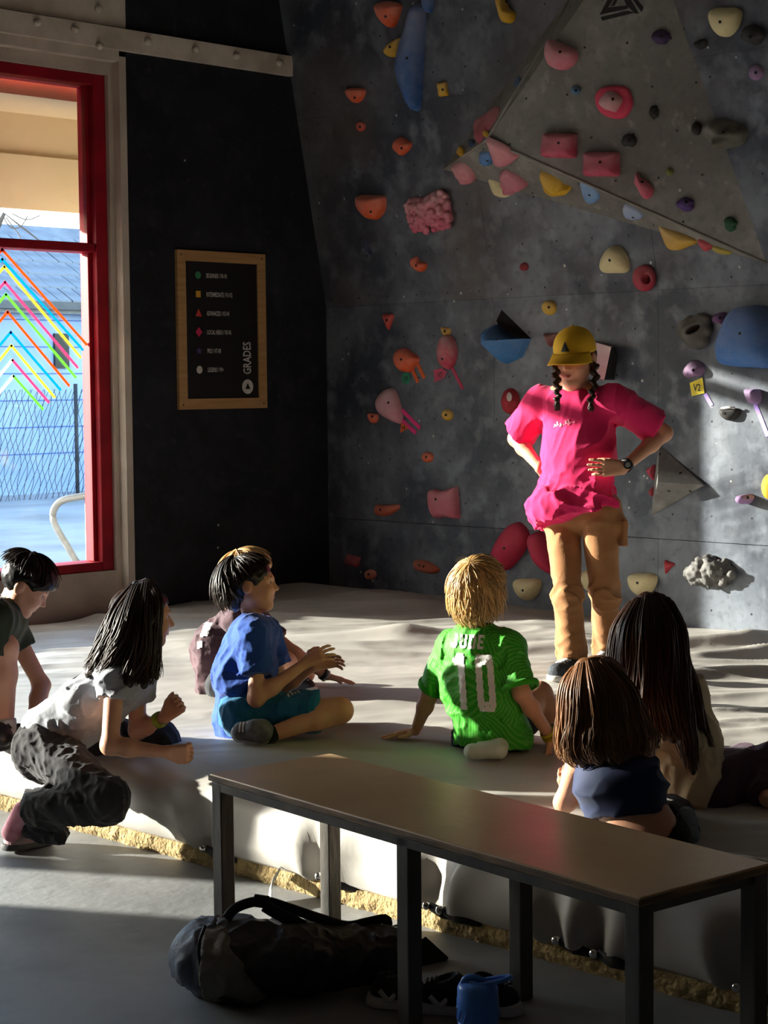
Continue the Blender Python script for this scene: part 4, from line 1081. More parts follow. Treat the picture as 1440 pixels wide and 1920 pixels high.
def band(name, a, b, t, r, w, material, parent):
    c = mid(a, b, t); d = nrm(b-a); u = nrm(np.cross(d, (0.3, 0.5, 0.8))); v = np.cross(d, u)
    V = []; n = 18; prof_ = [(-w/2, r*.92), (-w/2, r*1.06), (0, r*1.12), (w/2, r*1.06), (w/2, r*.92)]
    for x, q in prof_:
        for j in range(n):
            t_ = 2*math.pi*j/n; V.append(c+d*x+(u*math.cos(t_)+v*math.sin(t_))*q)
    m_ = len(prof_)
    Fc = [(i*n+j, i*n+(j+1) % n, ((i+1) % m_)*n+(j+1) % n, ((i+1) % m_)*n+j) for i in range(m_) for j in range(n)]
    return mesh_obj(name, V, Fc, material, parent, smooth=True)
def decal(name, shapes, O, ux, uy, dirv, bv, material, parent, res=0.004, off=0.003):
    """flat print laid onto a garment: shapes are polygons in (u,v) metres, sampled finely and dropped onto the cloth"""
    out = []
    for poly in shapes:
        P = np.array(poly); u0, v0 = P.min(0); u1, v1 = P.max(0)
        nu, nv = max(2, int((u1-u0)/res)+1), max(2, int((v1-v0)/res)+1)
        us, vs_ = np.linspace(u0, u1, nu), np.linspace(v0, v1, nv)
        U, W = np.meshgrid(us, vs_, indexing='ij')
        pts = O+U[..., None]*ux+W[..., None]*uy
        Z_ = np.zeros_like(pts); ok = np.zeros(U.shape, bool)
        for i in range(nu):
            for j in range(nv):
                r = bv.ray_cast(Vector(pts[i, j]-dirv*0.4), Vector(dirv))
                if r[0] is not None: Z_[i, j] = np.array(r[0])-dirv*off; ok[i, j] = True
        def inside(x, y):
            c = False; n = len(poly); q = n-1
            for i in range(n):
                xi, yi = poly[i]; xj, yj = poly[q]
                if (yi > y) != (yj > y) and x < (xj-xi)*(y-yi)/(yj-yi)+xi: c = not c
                q = i
            return c
        Fc = []
        for i in range(nu-1):
            for j in range(nv-1):
                if inside((us[i]+us[i+1])/2, (vs_[j]+vs_[j+1])/2) and ok[i:i+2, j:j+2].all():
                    Fc.append((i*nv+j, (i+1)*nv+j, (i+1)*nv+j+1, i*nv+j+1))
        out.append((Z_.reshape(-1, 3), Fc))
    V, Fc = merge(out)
    used = sorted({i for f in Fc for i in f}); mp_ = {k: i for i, k in enumerate(used)}
    return mesh_obj(name, [V[i] for i in used], [tuple(mp_[i] for i in f) for f in Fc], material, parent)
def bvh_of(o):
    l = WL[o.name]; me = o.data
    co_ = np.empty(len(me.vertices)*3, np.float32); me.vertices.foreach_get('co', co_)
    return BVHTree.FromPolygons([Vector(v) for v in (co_.reshape(-1, 3)+l)], [tuple(p.vertices) for p in me.polygons])
G7 = {'J': [[(.5, 1), (.9, 1), (.9, .2), (.7, 0), (.2, 0), (0, .2), (0, .35), (.35, .35), (.35, .25), (.5, .25)]],
      'U': [[(0, 1), (.33, 1), (.33, .22), (.62, .22), (.62, 1), (.95, 1), (.95, .15), (.8, 0), (.15, 0), (0, .15)]],
      'D': [[(0, 0), (0, 1), (.33, 1), (.33, 0)], [(.33, 0), (.33, .2), (.62, .2), (.62, .8), (.33, .8), (.33, 1), (.8, 1), (.95, .85), (.95, .15), (.8, 0)]],
      'E': [[(0, 0), (0, 1), (.33, 1), (.33, 0)], [(.33, .8), (.33, 1), (.85, 1), (.85, .8)], [(.33, .4), (.33, .6), (.75, .6), (.75, .4)], [(.33, 0), (.33, .2), (.85, .2), (.85, 0)]],
      '1': [[(.25, 0), (.25, .78), (0, .78), (0, .9), (.3, 1), (.6, 1), (.6, 0)]],
      '0': [[(0, .1), (0, .9), (.12, 1), (.36, 1), (.36, 0), (.12, 0)], [(.36, 0), (.36, .18), (.64, .18), (.64, 0)], [(.36, .82), (.36, 1), (.64, 1), (.64, .82)], [(.64, 0), (.64, 1), (.88, 1), (1, .9), (1, .1), (.88, 0)]]}
def glyphs(s, w, h, gap, slant=0.0):
    out = []; x = 0.0
    for ch in s:
        for poly in G7[ch]: out.append([(x+a*w+b*h*slant, b*h) for a, b in poly])
        x += w+gap
    return out, x-gap

# ---------------------------------------------------------------- the standing instructor
def person_instructor():
    c = on_z(1095, 1262, MT)
    r = empty('person', c)
    pel, ch, nk = J(1090, 950, 8.60), J(1084, 815, 8.60), J(1079, 742, 8.62)
    hR, hL = J(1056, 985, 8.64), J(1124, 982, 8.54)
    kR, kL = J(1064, 1117, 8.50), J(1134, 1119, 8.54)
    aR, aL = J(1074, 1240, 8.42), J(1140, 1228, 8.68)
    sR, sL = J(1016, 752, 8.70), J(1154, 750, 8.50)
    eR, eL = J(968, 822, 8.84), J(1245, 812, 8.58)
    wR, wL = J(1012, 876, 8.66), J(1168, 878, 8.41)
    hc = J(1078, 674, 8.56); A = frame_from(cv(-.46, -.24, -.86), up); hs = .25
    lat = nrm(sL-sR)
    B = Sdf()
    B.cone(nk, ch, .085, .10, .05, flat=lat, fs=1.5); B.cone(ch, pel, .09, .085, .05, flat=lat, fs=1.35)
    B.cone(sR, sL, .05, .05, .05)
    B.cone(mid(nk, ch, .1), hc+A[2]*-.05-A[1]*.02, .052, .05, .03)
    for a, b, cc in ((hR, kR, aR), (hL, kL, aL)): limb(B, a, b, cc, (.075, .052, .05, .036))
    for a, b, cc in ((sR, eR, wR), (sL, eL, wL)): limb(B, a, b, cc, (.046, .037, .036, .024))
    hand(B, wL, cv(-1, .03, -.12), fw, 1.0, (.12, .12, .15, .2), 1, .10, .25)
    hand(B, wR, cv(.75, -.35, .5), cv(.5, -.3, .8), 1.0, (.5, .5, .5, .5), 1, .06, .3)
    head(B, hc, A, hs)
    put('body', B, m_skin, r, 0.005)
    brown = mat('dark_brown_brow', '#2b1c14', 0.7)
    face_parts(hc, A, hs, r, brown)
    # shirt
    pink = fabric('pink_cotton', '#e8286c', '#dc2263')
    T = Sdf()
    T.cone(J(1082, 770, 8.62), J(1084, 850, 8.60), .108, .115, .04, flat=lat, fs=1.55)
    T.cone(J(1084, 850, 8.60), J(1083, 975, 8.57), .115, .132, .04, flat=lat, fs=1.45)
    T.cone(sR, sL, .062, .062, .05); T.cone(J(1079, 752, 8.62), ch, .07, .10, .05, flat=lat, fs=1.4)
    T.cone(sR, mid(sR, eR, .86), .070, .082, .04, cap=True); T.cone(sL, mid(sL, eL, .80), .072, .088, .04, cap=True)
    T.ell(J(1036, 955, 8.58), np.eye(3), (.11, .11, .10), .05)
    T.sub(nk+A[2]*.055, np.eye(3), (.072, .072, .055), .01)
    T.cut(plane_cut(J(1000, 984, 8.5), J(1160, 950, 8.6), J(1090, 975, 8.8), ch))
    f1 = folds(.030, 8, (cv(.5, 1, 0), .35), 2.0); f2 = folds(.035, 10, (cv(1, -.25, 0), .25), 6.0)
    zb, zt = J(1085, 990, 8.6)[2], J(1085, 850, 8.6)[2]
    def dsp(p):
        w = np.clip((zt-p[..., 2])/(zt-zb), 0, 1)
        return f1(p)*(.45+.2*w)+f2(p)*w
    sh = put('t_shirt', T, pink, r, 0.006, dsp)
    V, Fc = ellipsoid_vf((0, 0, 0), np.eye(3), (1, 1, 1)); 
    bv = bvh_of(sh)
    O = J(1042, 800, 8.46)
    decal('chest_print', [[(x+.012*k, .003*math.sin(k*2.2)+y), (x+.010+.012*k, .003+.004*math.sin(k*2.2)+y), (x+.011+.012*k, .016+.010*math.sin(k*1.7)+y), (x+.004+.012*k, .014+.01*math.sin(k*1.7)+y)] for k in range(8) for x, y in ((0, 0),)],
          O, cv(1, .2, 0), cv(-.2, 1, 0), fw, bv, mat('pale_pink_print', '#e58aa0', 0.7), sh, .003)
    # trousers
    tan = fabric('tan_canvas', '#ae7c52', '#9e6d45', bscale=160)
    P = Sdf()
    P.cone(J(1048, 966, 8.64), J(1130, 960, 8.55), .092, .094, .03, flat=(0, 0, 1), fs=1.1)
    P.cone(hR, kR, .084, .064, .012); P.cone(kR, J(1073, 1238, 8.42), .064, .064, .012, cap=True)
    P.cone(hL, kL, .086, .066, .012); P.cone(kL, J(1139, 1228, 8.67), .066, .062, .012, cap=True)
    P.ell(J(1158, 985, 8.52), np.eye(3), (.05, .05, .05), .03)
    ka, kb = kR[2], aR[2]
    f3 = folds(.016, 9, (cv(1, .2, 0), .35), 4.0); f4 = folds(.026, 11, (cv(1, .1, 0), .3), 9.0)
    def dp(p):
        zz = p[..., 2]
        g = np.exp(-((zz-ka)/.07)**2)+np.exp(-((zz-kb-.03)/.08)**2)
        return f3(p)*.3+f4(p)*np.clip(g, 0, 1)
    tr_ = put('trousers', P, tan, r, 0.006, dp)
    tube('side_seam', [J(1150, 1010, 8.62), J(1160, 1080, 8.56), J(1158, 1120, 8.56)], .004, fabric('tan_canvas_dark', '#7d4a25'), tr_, 5)
    obox('tool_pocket', J(1166, 1000, 8.50), [cv(.3, 0, -.9), up, cv(.9, 0, .3)], (.05, .06, .008), tan, tr_, .006)
    # shoes
    nav = mat('dark_grey_suede', '#2c3038', 0.8, '#3a4048', 30, bump=.3); wh = mat('white_rubber', '#d8d6d0', 0.6)
    t = on_z(1038, 1276, MT+.012); shoe('shoe', t+nrm(np.array([aR[0], aR[1], t[2]])-t)*.24, t, .095, nav, wh, r)
    t = on_z(1122, 1262, MT+.012); hl = np.array([aL[0], aL[1], t[2]])+nrm(np.array([aL[0], aL[1], t[2]])-t)*.05; shoe('shoe', hl, t, .095, nav, wh, r)
    # cap
    yel = mat('yellow_cap_cloth', '#e6b41f', 0.8, '#d9a616', 6, bump=.1, bscale=200)
    L = lambda x, y, z_: hc+(x*A[0]+y*A[1]+z_*A[2])*hs
    V, Fc = [], []; nu, nv = 40, 12
    tilt = -.10
    for i in range(nv+1):
        ph = (math.pi/2+.12)*i/nv
        for j_ in range(nu):
            th = 2*math.pi*j_/nu
            pf = 1+.018*abs(math.sin(th*3))*math.sin(ph)
            V.append(L(.385*math.sin(ph)*math.cos(th)*pf, -.03+.455*math.sin(ph)*math.sin(th)*pf, .16+.46*math.cos(ph)**.80*pf if ph < math.pi/2 else .16-.25*(ph-math.pi/2)))
    for i in range(nv):
        for j_ in range(nu): Fc.append((i*nu+j_, (i+1)*nu+j_, (i+1)*nu+(j_+1) % nu, i*nu+(j_+1) % nu))
    cap = mesh_obj('cap', V, Fc, yel, r, smooth=True)
    md = cap.modifiers.new('solid', 'SOLIDIFY'); md.thickness = .003
    V, Fc = [], []; nu, nv = 24, 7
    for i in range(nv+1):
        q = i/nv
        for j_ in range(nu+1):
            th = math.pi/2+(j_/nu-.5)*2.35
            ox = .385*math.cos(th); oy = -.03+.455*math.sin(th)
            ext = .44*(math.sin((j_/nu)*math.pi)**.55)
            zz = .145-.10*q-.22*q*abs(math.cos(th))**2*.5
            V.append(L(ox*(1+.10*q), oy+ext*q, zz))
    for i in range(nv):
        for j_ in range(nu): Fc.append((i*(nu+1)+j_, i*(nu+1)+j_+1, (i+1)*(nu+1)+j_+1, (i+1)*(nu+1)+j_))
    br = mesh_obj('brim', V, Fc, yel, cap, smooth=True); md = br.modifiers.new('solid', 'SOLIDIFY'); md.thickness = .006
    cb = bvh_of(cap); O = L(0, .6, .30)
    decal('logo', [[(-.022, -.02), (.022, -.02), (0, .026)]], O, A[0], A[2], -A[1], cb, m_black, cap, .002, .003)
    ellipsoid('button', L(0, -.03, .625), A, (.008, .008, .006), yel, cap)
    # hair and braids
    hm = hair_mat('dark_brown_hair', '#2a1a12', '#3d281a')
    Hh = Sdf(); Hh.ell(L(0, -.10, .06), A, np.array([.375, .42, .36])*hs, .02)
    Hh.sub(L(0, .35, -.1), A, np.array([.31, .42, .5])*hs, .02)
    Hh.cut(lambda p: (p-L(0, 0, .22))@A[2])
    ho = put('hair', Hh, hm, r, .006, folds(.003, 40)); set_strand(ho, .1, .4)
    locks = []
    for pts in (((1044, 692), (1043, 712), (1046, 732), (1045, 750)), ((1112, 682), (1116, 706), (1112, 730), (1108, 752))):
        P_ = catmull([J(x, y, 8.52-.02*i) for i, (x, y) in enumerate(pts)], 9)
        Bq = Sdf()
        for i, q in enumerate(P_):
            rr_ = .024*(1-.045*i); sx = (1 if i % 2 else -1)*.005
            Bq.ell(q+rt*sx, np.array([nrm(rt+up*(.8 if i % 2 else -.8)), nrm(up-rt*(.8 if i % 2 else -.8)), fw]), (rr_*1.1, rr_*.62, rr_*.9), .006)
        bo = put('braid', Bq, hm, r, .004, folds(.002, 60)); set_strand(bo, .35, .5)
        band('hair_tie', P_[-2], P_[-1], .9, .012, .008, m_black, bo)
        tail = lock_strands([[(P_[-1], .008), (P_[-1]-up*.03, .012), (P_[-1]-up*.05, .004)]], 30, 8)
        strands_obj('braid_tuft', tail, .0016, hair_mat('braid_end_hair', '#3d281a', '#4a3020'), bo)
    # watch
    wt = band('watch', wL, mid(wL, eL, .25), .35, .031, .022, m_black, r)
    wc = mid(wL, eL, .09)-fw*.033
    V, Fc = tube_vf([wc+fw*.006, wc-fw*.006], .020, 18); mesh_obj('watch_case', V, Fc, m_black, wt)
    V, Fc = tube_vf([wc-fw*.006, wc-fw*.0072], .012, 18); mesh_obj('watch_dial', V, Fc, mat('watch_dial', '#8f938f', 0.3), wt)
    tag(r, 'standing person in pink t-shirt, tan trousers and yellow cap, hands on hips', 'person')
person_instructor()

def kid_body(r, q, s, hs, A, hands, h=0.005, neck_r=.036):
    """q: joints pel ch nk hc sN sF eN eF wN wF hN hF kN kF aN aF (N near side, F far side)"""
    lat = nrm(q['sN']-q['sF'])
    B = Sdf()
    B.cone(q['nk']+(q['ch']-q['nk'])*.35, q['ch'], .085*s, .10*s, .05, flat=lat, fs=1.4); B.cone(q['ch'], q['pel'], .10*s, .115*s, .05, flat=lat, fs=1.35)
    B.cone(q['sN'], q['sF'], .048*s, .048*s, .04)
    B.cone(mid(q['nk'], q['ch'], .15), q['hc']-A[2]*.25*hs-A[1]*.12*hs, neck_r, neck_r*.95, .025)
    for x in 'NF':
        limb(B, q['s'+x], q['e'+x], q['w'+x], (.047*s, .039*s, .038*s, .026*s))
        if 'k'+x in q: limb(B, q['h'+x], q['k'+x], q['a'+x], (.088*s, .062*s, .056*s, .038*s))
    for hd in hands: hand(B, *hd[:3], **hd[3])
    for extra in q.get('extra', ()): B.cone(*extra)
    head(B, q['hc'], A, hs)
    return put('body', B, m_skin, r, h)

# ---------------------------------------------------------------- blond boy in the green football shirt
def kid_green():
    r = empty('person', on_z(915, 1405, MT)); s = .74; hs = .215
    q = dict(pel=J(918, 1372, 6.700), ch=J(903, 1268, 6.660), nk=J(892, 1190, 6.640), hc=J(897, 1108, 6.660),
             sF=J(848, 1212, 6.740), sN=J(955, 1212, 6.600), eF=J(806, 1302, 6.840), eN=J(978, 1300, 6.540), wF=J(779, 1370, 6.940), wN=J(1032, 1382, 6.640),
             hN=J(948, 1385, 6.720), kN=J(1012, 1302, 6.960), aN=J(1046, 1376, 6.920), hF=J(890, 1385, 6.780), kF=J(905, 1375, 7.090), aF=J(925, 1400, 6.840))
    A = frame_from(cv(.38, .10, .92), up)
    kid_body(r, q, s, hs, A, [(q['wF'], cv(-1, -.18, -.02), -up, dict(s=.80, curl=(.03, .02, .03, .04), thumb=-1, spread=.35, thumb_out=1.2, tcurl=.0)),
                              (q['wN'], cv(-.1, -1, .15), -rt, dict(s=.78, curl=(.2, .2, .2, .25), thumb=1))])
    lat = nrm(q['sN']-q['sF'])
    # jersey
    M = fabric('green_jersey', '#2fa01c', '#279015', rough=.6, sheen=.05)
    nt = M.node_tree; b = nt.nodes['Principled BSDF']; tc = N(nt, 'ShaderNodeTexCoord')
    vo = N(nt, 'ShaderNodeTexVoronoi'); vo.inputs['Scale'].default_value = 9; nt.links.new(tc.outputs['Object'], vo.inputs['Vector'])
    wv = N(nt, 'ShaderNodeTexWave'); wv.inputs['Scale'].default_value = 26; wv.inputs['Distortion'].default_value = 1.0
    vr = N(nt, 'ShaderNodeVectorRotate', rotation_type='AXIS_ANGLE'); vr.inputs['Axis'].default_value = tuple(fw)
    sp = N(nt, 'ShaderNodeSeparateColor'); nt.links.new(vo.outputs['Color'], sp.inputs[0])
    nt.links.new(math_node(nt, 'MULTIPLY', sp.outputs[0], 6.28), vr.inputs['Angle']); nt.links.new(tc.outputs['Object'], vr.inputs['Vector']); nt.links.new(vr.outputs[0], wv.inputs['Vector'])
    nt.links.new(mixcol(nt, math_node(nt, 'GREATER_THAN', wv.outputs['Fac'], 0.62), rgb('#2f9c1d'), rgb('#57ab3c')), b.inputs['Base Color'])
    T = Sdf()
    T.cone(J(895, 1215, 6.650), J(905, 1290, 6.670), .094, .104, .05, flat=lat, fs=1.45)
    T.cone(J(905, 1290, 6.670), J(925, 1388, 6.700), .104, .115, .05, flat=lat, fs=1.3)
    T.cone(q['sN'], q['sF'], .052, .052, .045); T.cone(J(893, 1196, 6.640), J(898, 1235, 6.660), .055, .085, .04, flat=lat, fs=1.3)
    T.cone(q['sF'], mid(q['sF'], q['eF'], .86), .050, .052, .03, cap=True); T.cone(q['sN'], mid(q['sN'], q['eN'], .88), .054, .062, .03, cap=True)
    T.sub(q['nk']+up*.045, np.eye(3), (.05, .05, .04), .008)
    T.cut(plane_cut(J(860, 1396, 6.640), J(1000, 1402, 6.640), J(930, 1392, 6.840), q['ch']))
    sh = put('football_shirt', T, M, r, .0055, lambda p: folds(.016, 7, (cv(.5, 1, .2), .4), 3.)(p)*.8+folds(.008, 14, None, 7.)(p))
    trim = fabric('green_trim', '#3aa81a')
    for x, t, rad in (('F', .84, .0545), ('N', .86, .065)): band('sleeve_cuff', q['s'+x], q['e'+x], t, rad, .022, trim, sh)
    bv = bvh_of(sh); white = mat('white_print', '#e3e3df', 0.55)
    tx = nrm(lat*1.0); O = J(840, 1216, 6.390)
    ux = nrm(rt-up*.02); uy = nrm(up+rt*.03)
    g, w = glyphs('JUDE', .025, .050, .006, .08); decal('name_lettering', g, J(846, 1217, 6.520), ux, uy, fw, bv, white, sh, .0025, .003)
    g, w = glyphs('10', .065, .205, .012, -.10); decal('number_lettering', g, J(857, 1335, 6.520), ux, uy, fw, bv, white, sh, .003, .003)
    # shorts, shoes, band
    blk = fabric('black_shorts', '#15161a')
    P = Sdf(); P.cone(q['hF'], q['hN'], .085, .085, .04); P.cone(q['hN'], mid(q['hN'], q['kN'], .55), .078, .072, .03, cap=True); P.cone(q['hF'], mid(q['hF'], q['kF'], .8), .075, .07, .03, cap=True)
    put('shorts', P, blk, r, .007, folds(.008, 12))
    sole = mat('pale_green_sole', '#c9d4c4', .6, '#b8c4b2', 20)
    S_ = Sdf(); S_.cone(J(884, 1409, 6.540), J(936, 1407, 6.520), .028, .030, .02, flat=fw, fs=1.2); S_.cone(J(905, 1404, 6.600), J(940, 1398, 6.580), .03, .03, .02)
    put('shoe', S_, sole, r, .005, folds(.002, 30))
    shoe('shoe', on_z(1046, 1402, MT+.01)+fw*.05, on_z(1046, 1402, MT+.01)+fw*.22+rt*.02, .075, mat('grey_trainer', '#5b6058', .8), sole, r, .055)
    band('wristband', q['wN'], q['eN'], .10, .026, .016, mat('yellow_silicone', '#d6c51f', .5), r); band('wristband', q['wN'], q['eN'], .02, .027, .014, mat('yellow_silicone2', '#c9a61c', .5), r)
    # shaggy blond hair
    hm = hair_mat('blond_hair', '#c69e66', '#d9b881')
    Hh = Sdf(); c0 = q['hc']
    L = lambda x, y, z_: c0+(x*A[0]+y*A[1]+z_*A[2])*hs
    Hh.ell(L(0, -.06, .13), A, np.array([.37, .43, .38])*hs, .02); Hh.cone(L(0, -.18, -.05), L(0, -.24, -.36), .29*hs, .22*hs, .04, flat=A[0], fs=1.25)
    Hh.sub(L(0, .55, -.15), A, np.array([.40, .45, .5])*hs, .02)
    for sx in (-1, 1): Hh.sub(L(sx*.42, .10, -.06), A, np.array([.13, .14, .17])*hs, .02)
    ho = put('hair', Hh, hm, r, .006, lambda p: .010*np.abs(vnoise(p, 55, 2))+folds(.008, 22, (cv(.1, 1, 0), .35), 4.)(p)); set_strand(ho, .45, .35)
    st = cap_strands(L(0, -.06, .10), A, np.array([.385, .445, .40])*hs, (-.1, -.45, .85), 1500, lambda a: 1.5+.55*(.5-.5*math.cos(a)), 14, jit=.020, lift=.05, flick=.12, wavy=.10)
    st += cap_strands(L(0, -.10, .02), A, np.array([.375, .42, .50])*hs, (0, -.5, .8), 800, lambda a: 2.25, 14, jit=.024, az=(1.6, 4.7), flick=.20, wavy=.10)
    strands_obj('hair_strands', st, .0017, hm, ho)
    tag(r, 'blond child in green number 10 football shirt sitting on the mat', 'person')

# ---------------------------------------------------------------- boy in the blue t-shirt, profile
def kid_blue():
    r = empty('person', on_z(480, 1388, MT)); s = .74; hs = .205
    q = dict(pel=J(450, 1345, 7.080), ch=J(458, 1240, 7.080), nk=J(482, 1163, 7.080), hc=J(472, 1098, 7.080),
             sN=J(478, 1187, 6.970), sF=J(496, 1187, 7.190), eN=J(480, 1310, 6.910), eF=J(530, 1288, 7.220), wN=J(571, 1244, 6.960), wF=J(590, 1248, 7.120),
             hN=J(458, 1338, 7.000), hF=J(470, 1350, 7.160), kN=J(638, 1332, 6.940), kF=J(628, 1338, 7.280), aN=J(508, 1377, 6.860), aF=J(520, 1372, 7.280))
    A = frame_from(cv(.96, .10, -.08), up)
    kid_body(r, q, s, hs, A, [(q['wN'], cv(.85, .45, 0), cv(.3, -.6, .75), dict(s=.80, curl=(.25, .2, .25, .3), thumb=-1, spread=.35, thumb_out=.9)),
                              (q['wF'], cv(.95, .25, -.1), cv(.2, -.6, -.75), dict(s=.80, curl=(.3, .3, .3, .35), thumb=1, spread=.3, thumb_out=.8))])
    brown = mat('dark_brown_brow', '#2b1c14', .7); face_parts(q['hc'], A, hs, r, brown)
    lat = nrm(q['sN']-q['sF'])
    blue = fabric('blue_cotton', '#2a56a8', '#24499a')
    T = Sdf()
    T.cone(J(474, 1192, 7.080), J(459, 1260, 7.080), .090, .108, .05, flat=lat, fs=1.3)
    T.cone(J(459, 1260, 7.080), J(452, 1350, 7.080), .108, .100, .05, flat=lat, fs=1.3)
    T.cone(J(452, 1345, 7.060), J(450, 1380, 7.040), .09, .07, .04)
    T.cone(q['sN'], q['sF'], .055, .055, .04); T.cone(J(486, 1180, 7.080), J(468, 1215, 7.080), .045, .085, .04, flat=lat, fs=1.2)
    T.cone(q['sN'], mid(q['sN'], q['eN'], .62), .058, .060, .03, cap=True); T.cone(q['sF'], mid(q['sF'], q['eF'], .6), .056, .058, .03, cap=True)
    T.sub(q['nk']+up*.042, np.eye(3), (.066, .066, .056), .008)
    T.cut(plane_cut(J(430, 1384, 6.960), J(470, 1388, 6.960), J(450, 1380, 7.160), q['ch']))
    sh = put('t_shirt', T, blue, r, .0055, lambda p: folds(.016, 8, (cv(.8, .6, .1), .35), 12.)(p)+folds(.006, 16, None, 1.)(p))
    teal = fabric('teal_shorts', '#1f6f96', '#1a5f88')
    P = Sdf(); P.cone(q['hF'], q['hN'], .088, .088, .05); P.cone(q['hN'], mid(q['hN'], q['kN'], .78), .080, .076, .04, cap=True); P.cone(q['hF'], mid(q['hF'], q['kF'], .75), .085, .085, .04, cap=True)
    so_ = put('shorts', P, teal, r, .0055, lambda p: folds(.020, 8, (cv(.2, 1, .1), .4), 5.)(p)+folds(.006, 20)(p))
    bv = bvh_of(so_)
    g = [[(x, y), (x+.008, y), (x+.008, y+.03), (x, y+.03)] for x, y in ((0, 0), (.016, .002), (.03, .004), (.044, .008))]
    decal('print', g, J(540, 1302, 6.910), cv(.9, .4, 0), cv(-.3, .9, 0), nrm(fw*.8-up*.6), bv, mat('white_print', '#e3e3df', .55), so_, .004, .003)
    gr = mat('grey_trainer2', '#77787a', .8, '#4a4c50', 25); wh = mat('white_rubber', '#d8d6d0', .6)
    shoe('shoe', J(494, 1378, 6.86), J(440, 1376, 6.88), .078, gr, wh, r, .05, upv=cv(.1, .5, -.8))
    Sk = Sdf(); Sk.cone(q['aN'], mid(q['aN'], J(488, 1377, 6.86), 1.0), .036, .040, .02); put('sock', Sk, fabric('black_sock', '#141416'), r, .005)
    hm = hair_mat('dark_hair', '#1f150f', '#2c1e15'); c0 = q['hc']
    L = lambda x, y, z_: c0+(x*A[0]+y*A[1]+z_*A[2])*hs
    Hh = Sdf(); Hh.ell(L(0, -.07, .15), A, np.array([.41, .48, .41])*hs, .02); Hh.cone(L(0, -.30, 0), L(0, -.36, -.30), .26*hs, .16*hs, .04, flat=A[0], fs=1.3)
    Hh.cone(L(0, -.30, .1), L(0, -.52, -.12), .22*hs, .10*hs, .04, flat=A[0], fs=1.3)
    Hh.sub(L(0, .50, -.22), A, np.array([.5, .36, .40])*hs, .02)
    for sx in (-1, 1): Hh.sub(L(sx*.42, .0, -.06), A, np.array([.12, .10, .16])*hs, .015)
    ho = put('hair', Hh, hm, r, .006, lambda p: .006*np.abs(vnoise(p, 60, 2))+folds(.006, 25, (cv(.4, 1, 0), .35), 4.)(p)); set_strand(ho, .12, .35)
    st = cap_strands(L(0, -.07, .13), A, np.array([.42, .49, .42])*hs, (.0, -.35, .9), 650, lambda a: 1.35+.55*(.5-.5*math.cos(a)), 12, jit=.01, lift=.03)
    st += cap_strands(L(0, -.10, .05), A, np.array([.40, .50, .50])*hs, (0, -.3, .9), 420, lambda a: 2.05, 12, jit=.02, az=(2.0, 4.3), flick=.2)
    strands_obj('hair_strands', st, .0024, hm, ho)
    tag(r, 'dark-haired child in blue t-shirt and teal shorts sitting with hands clasped', 'person')

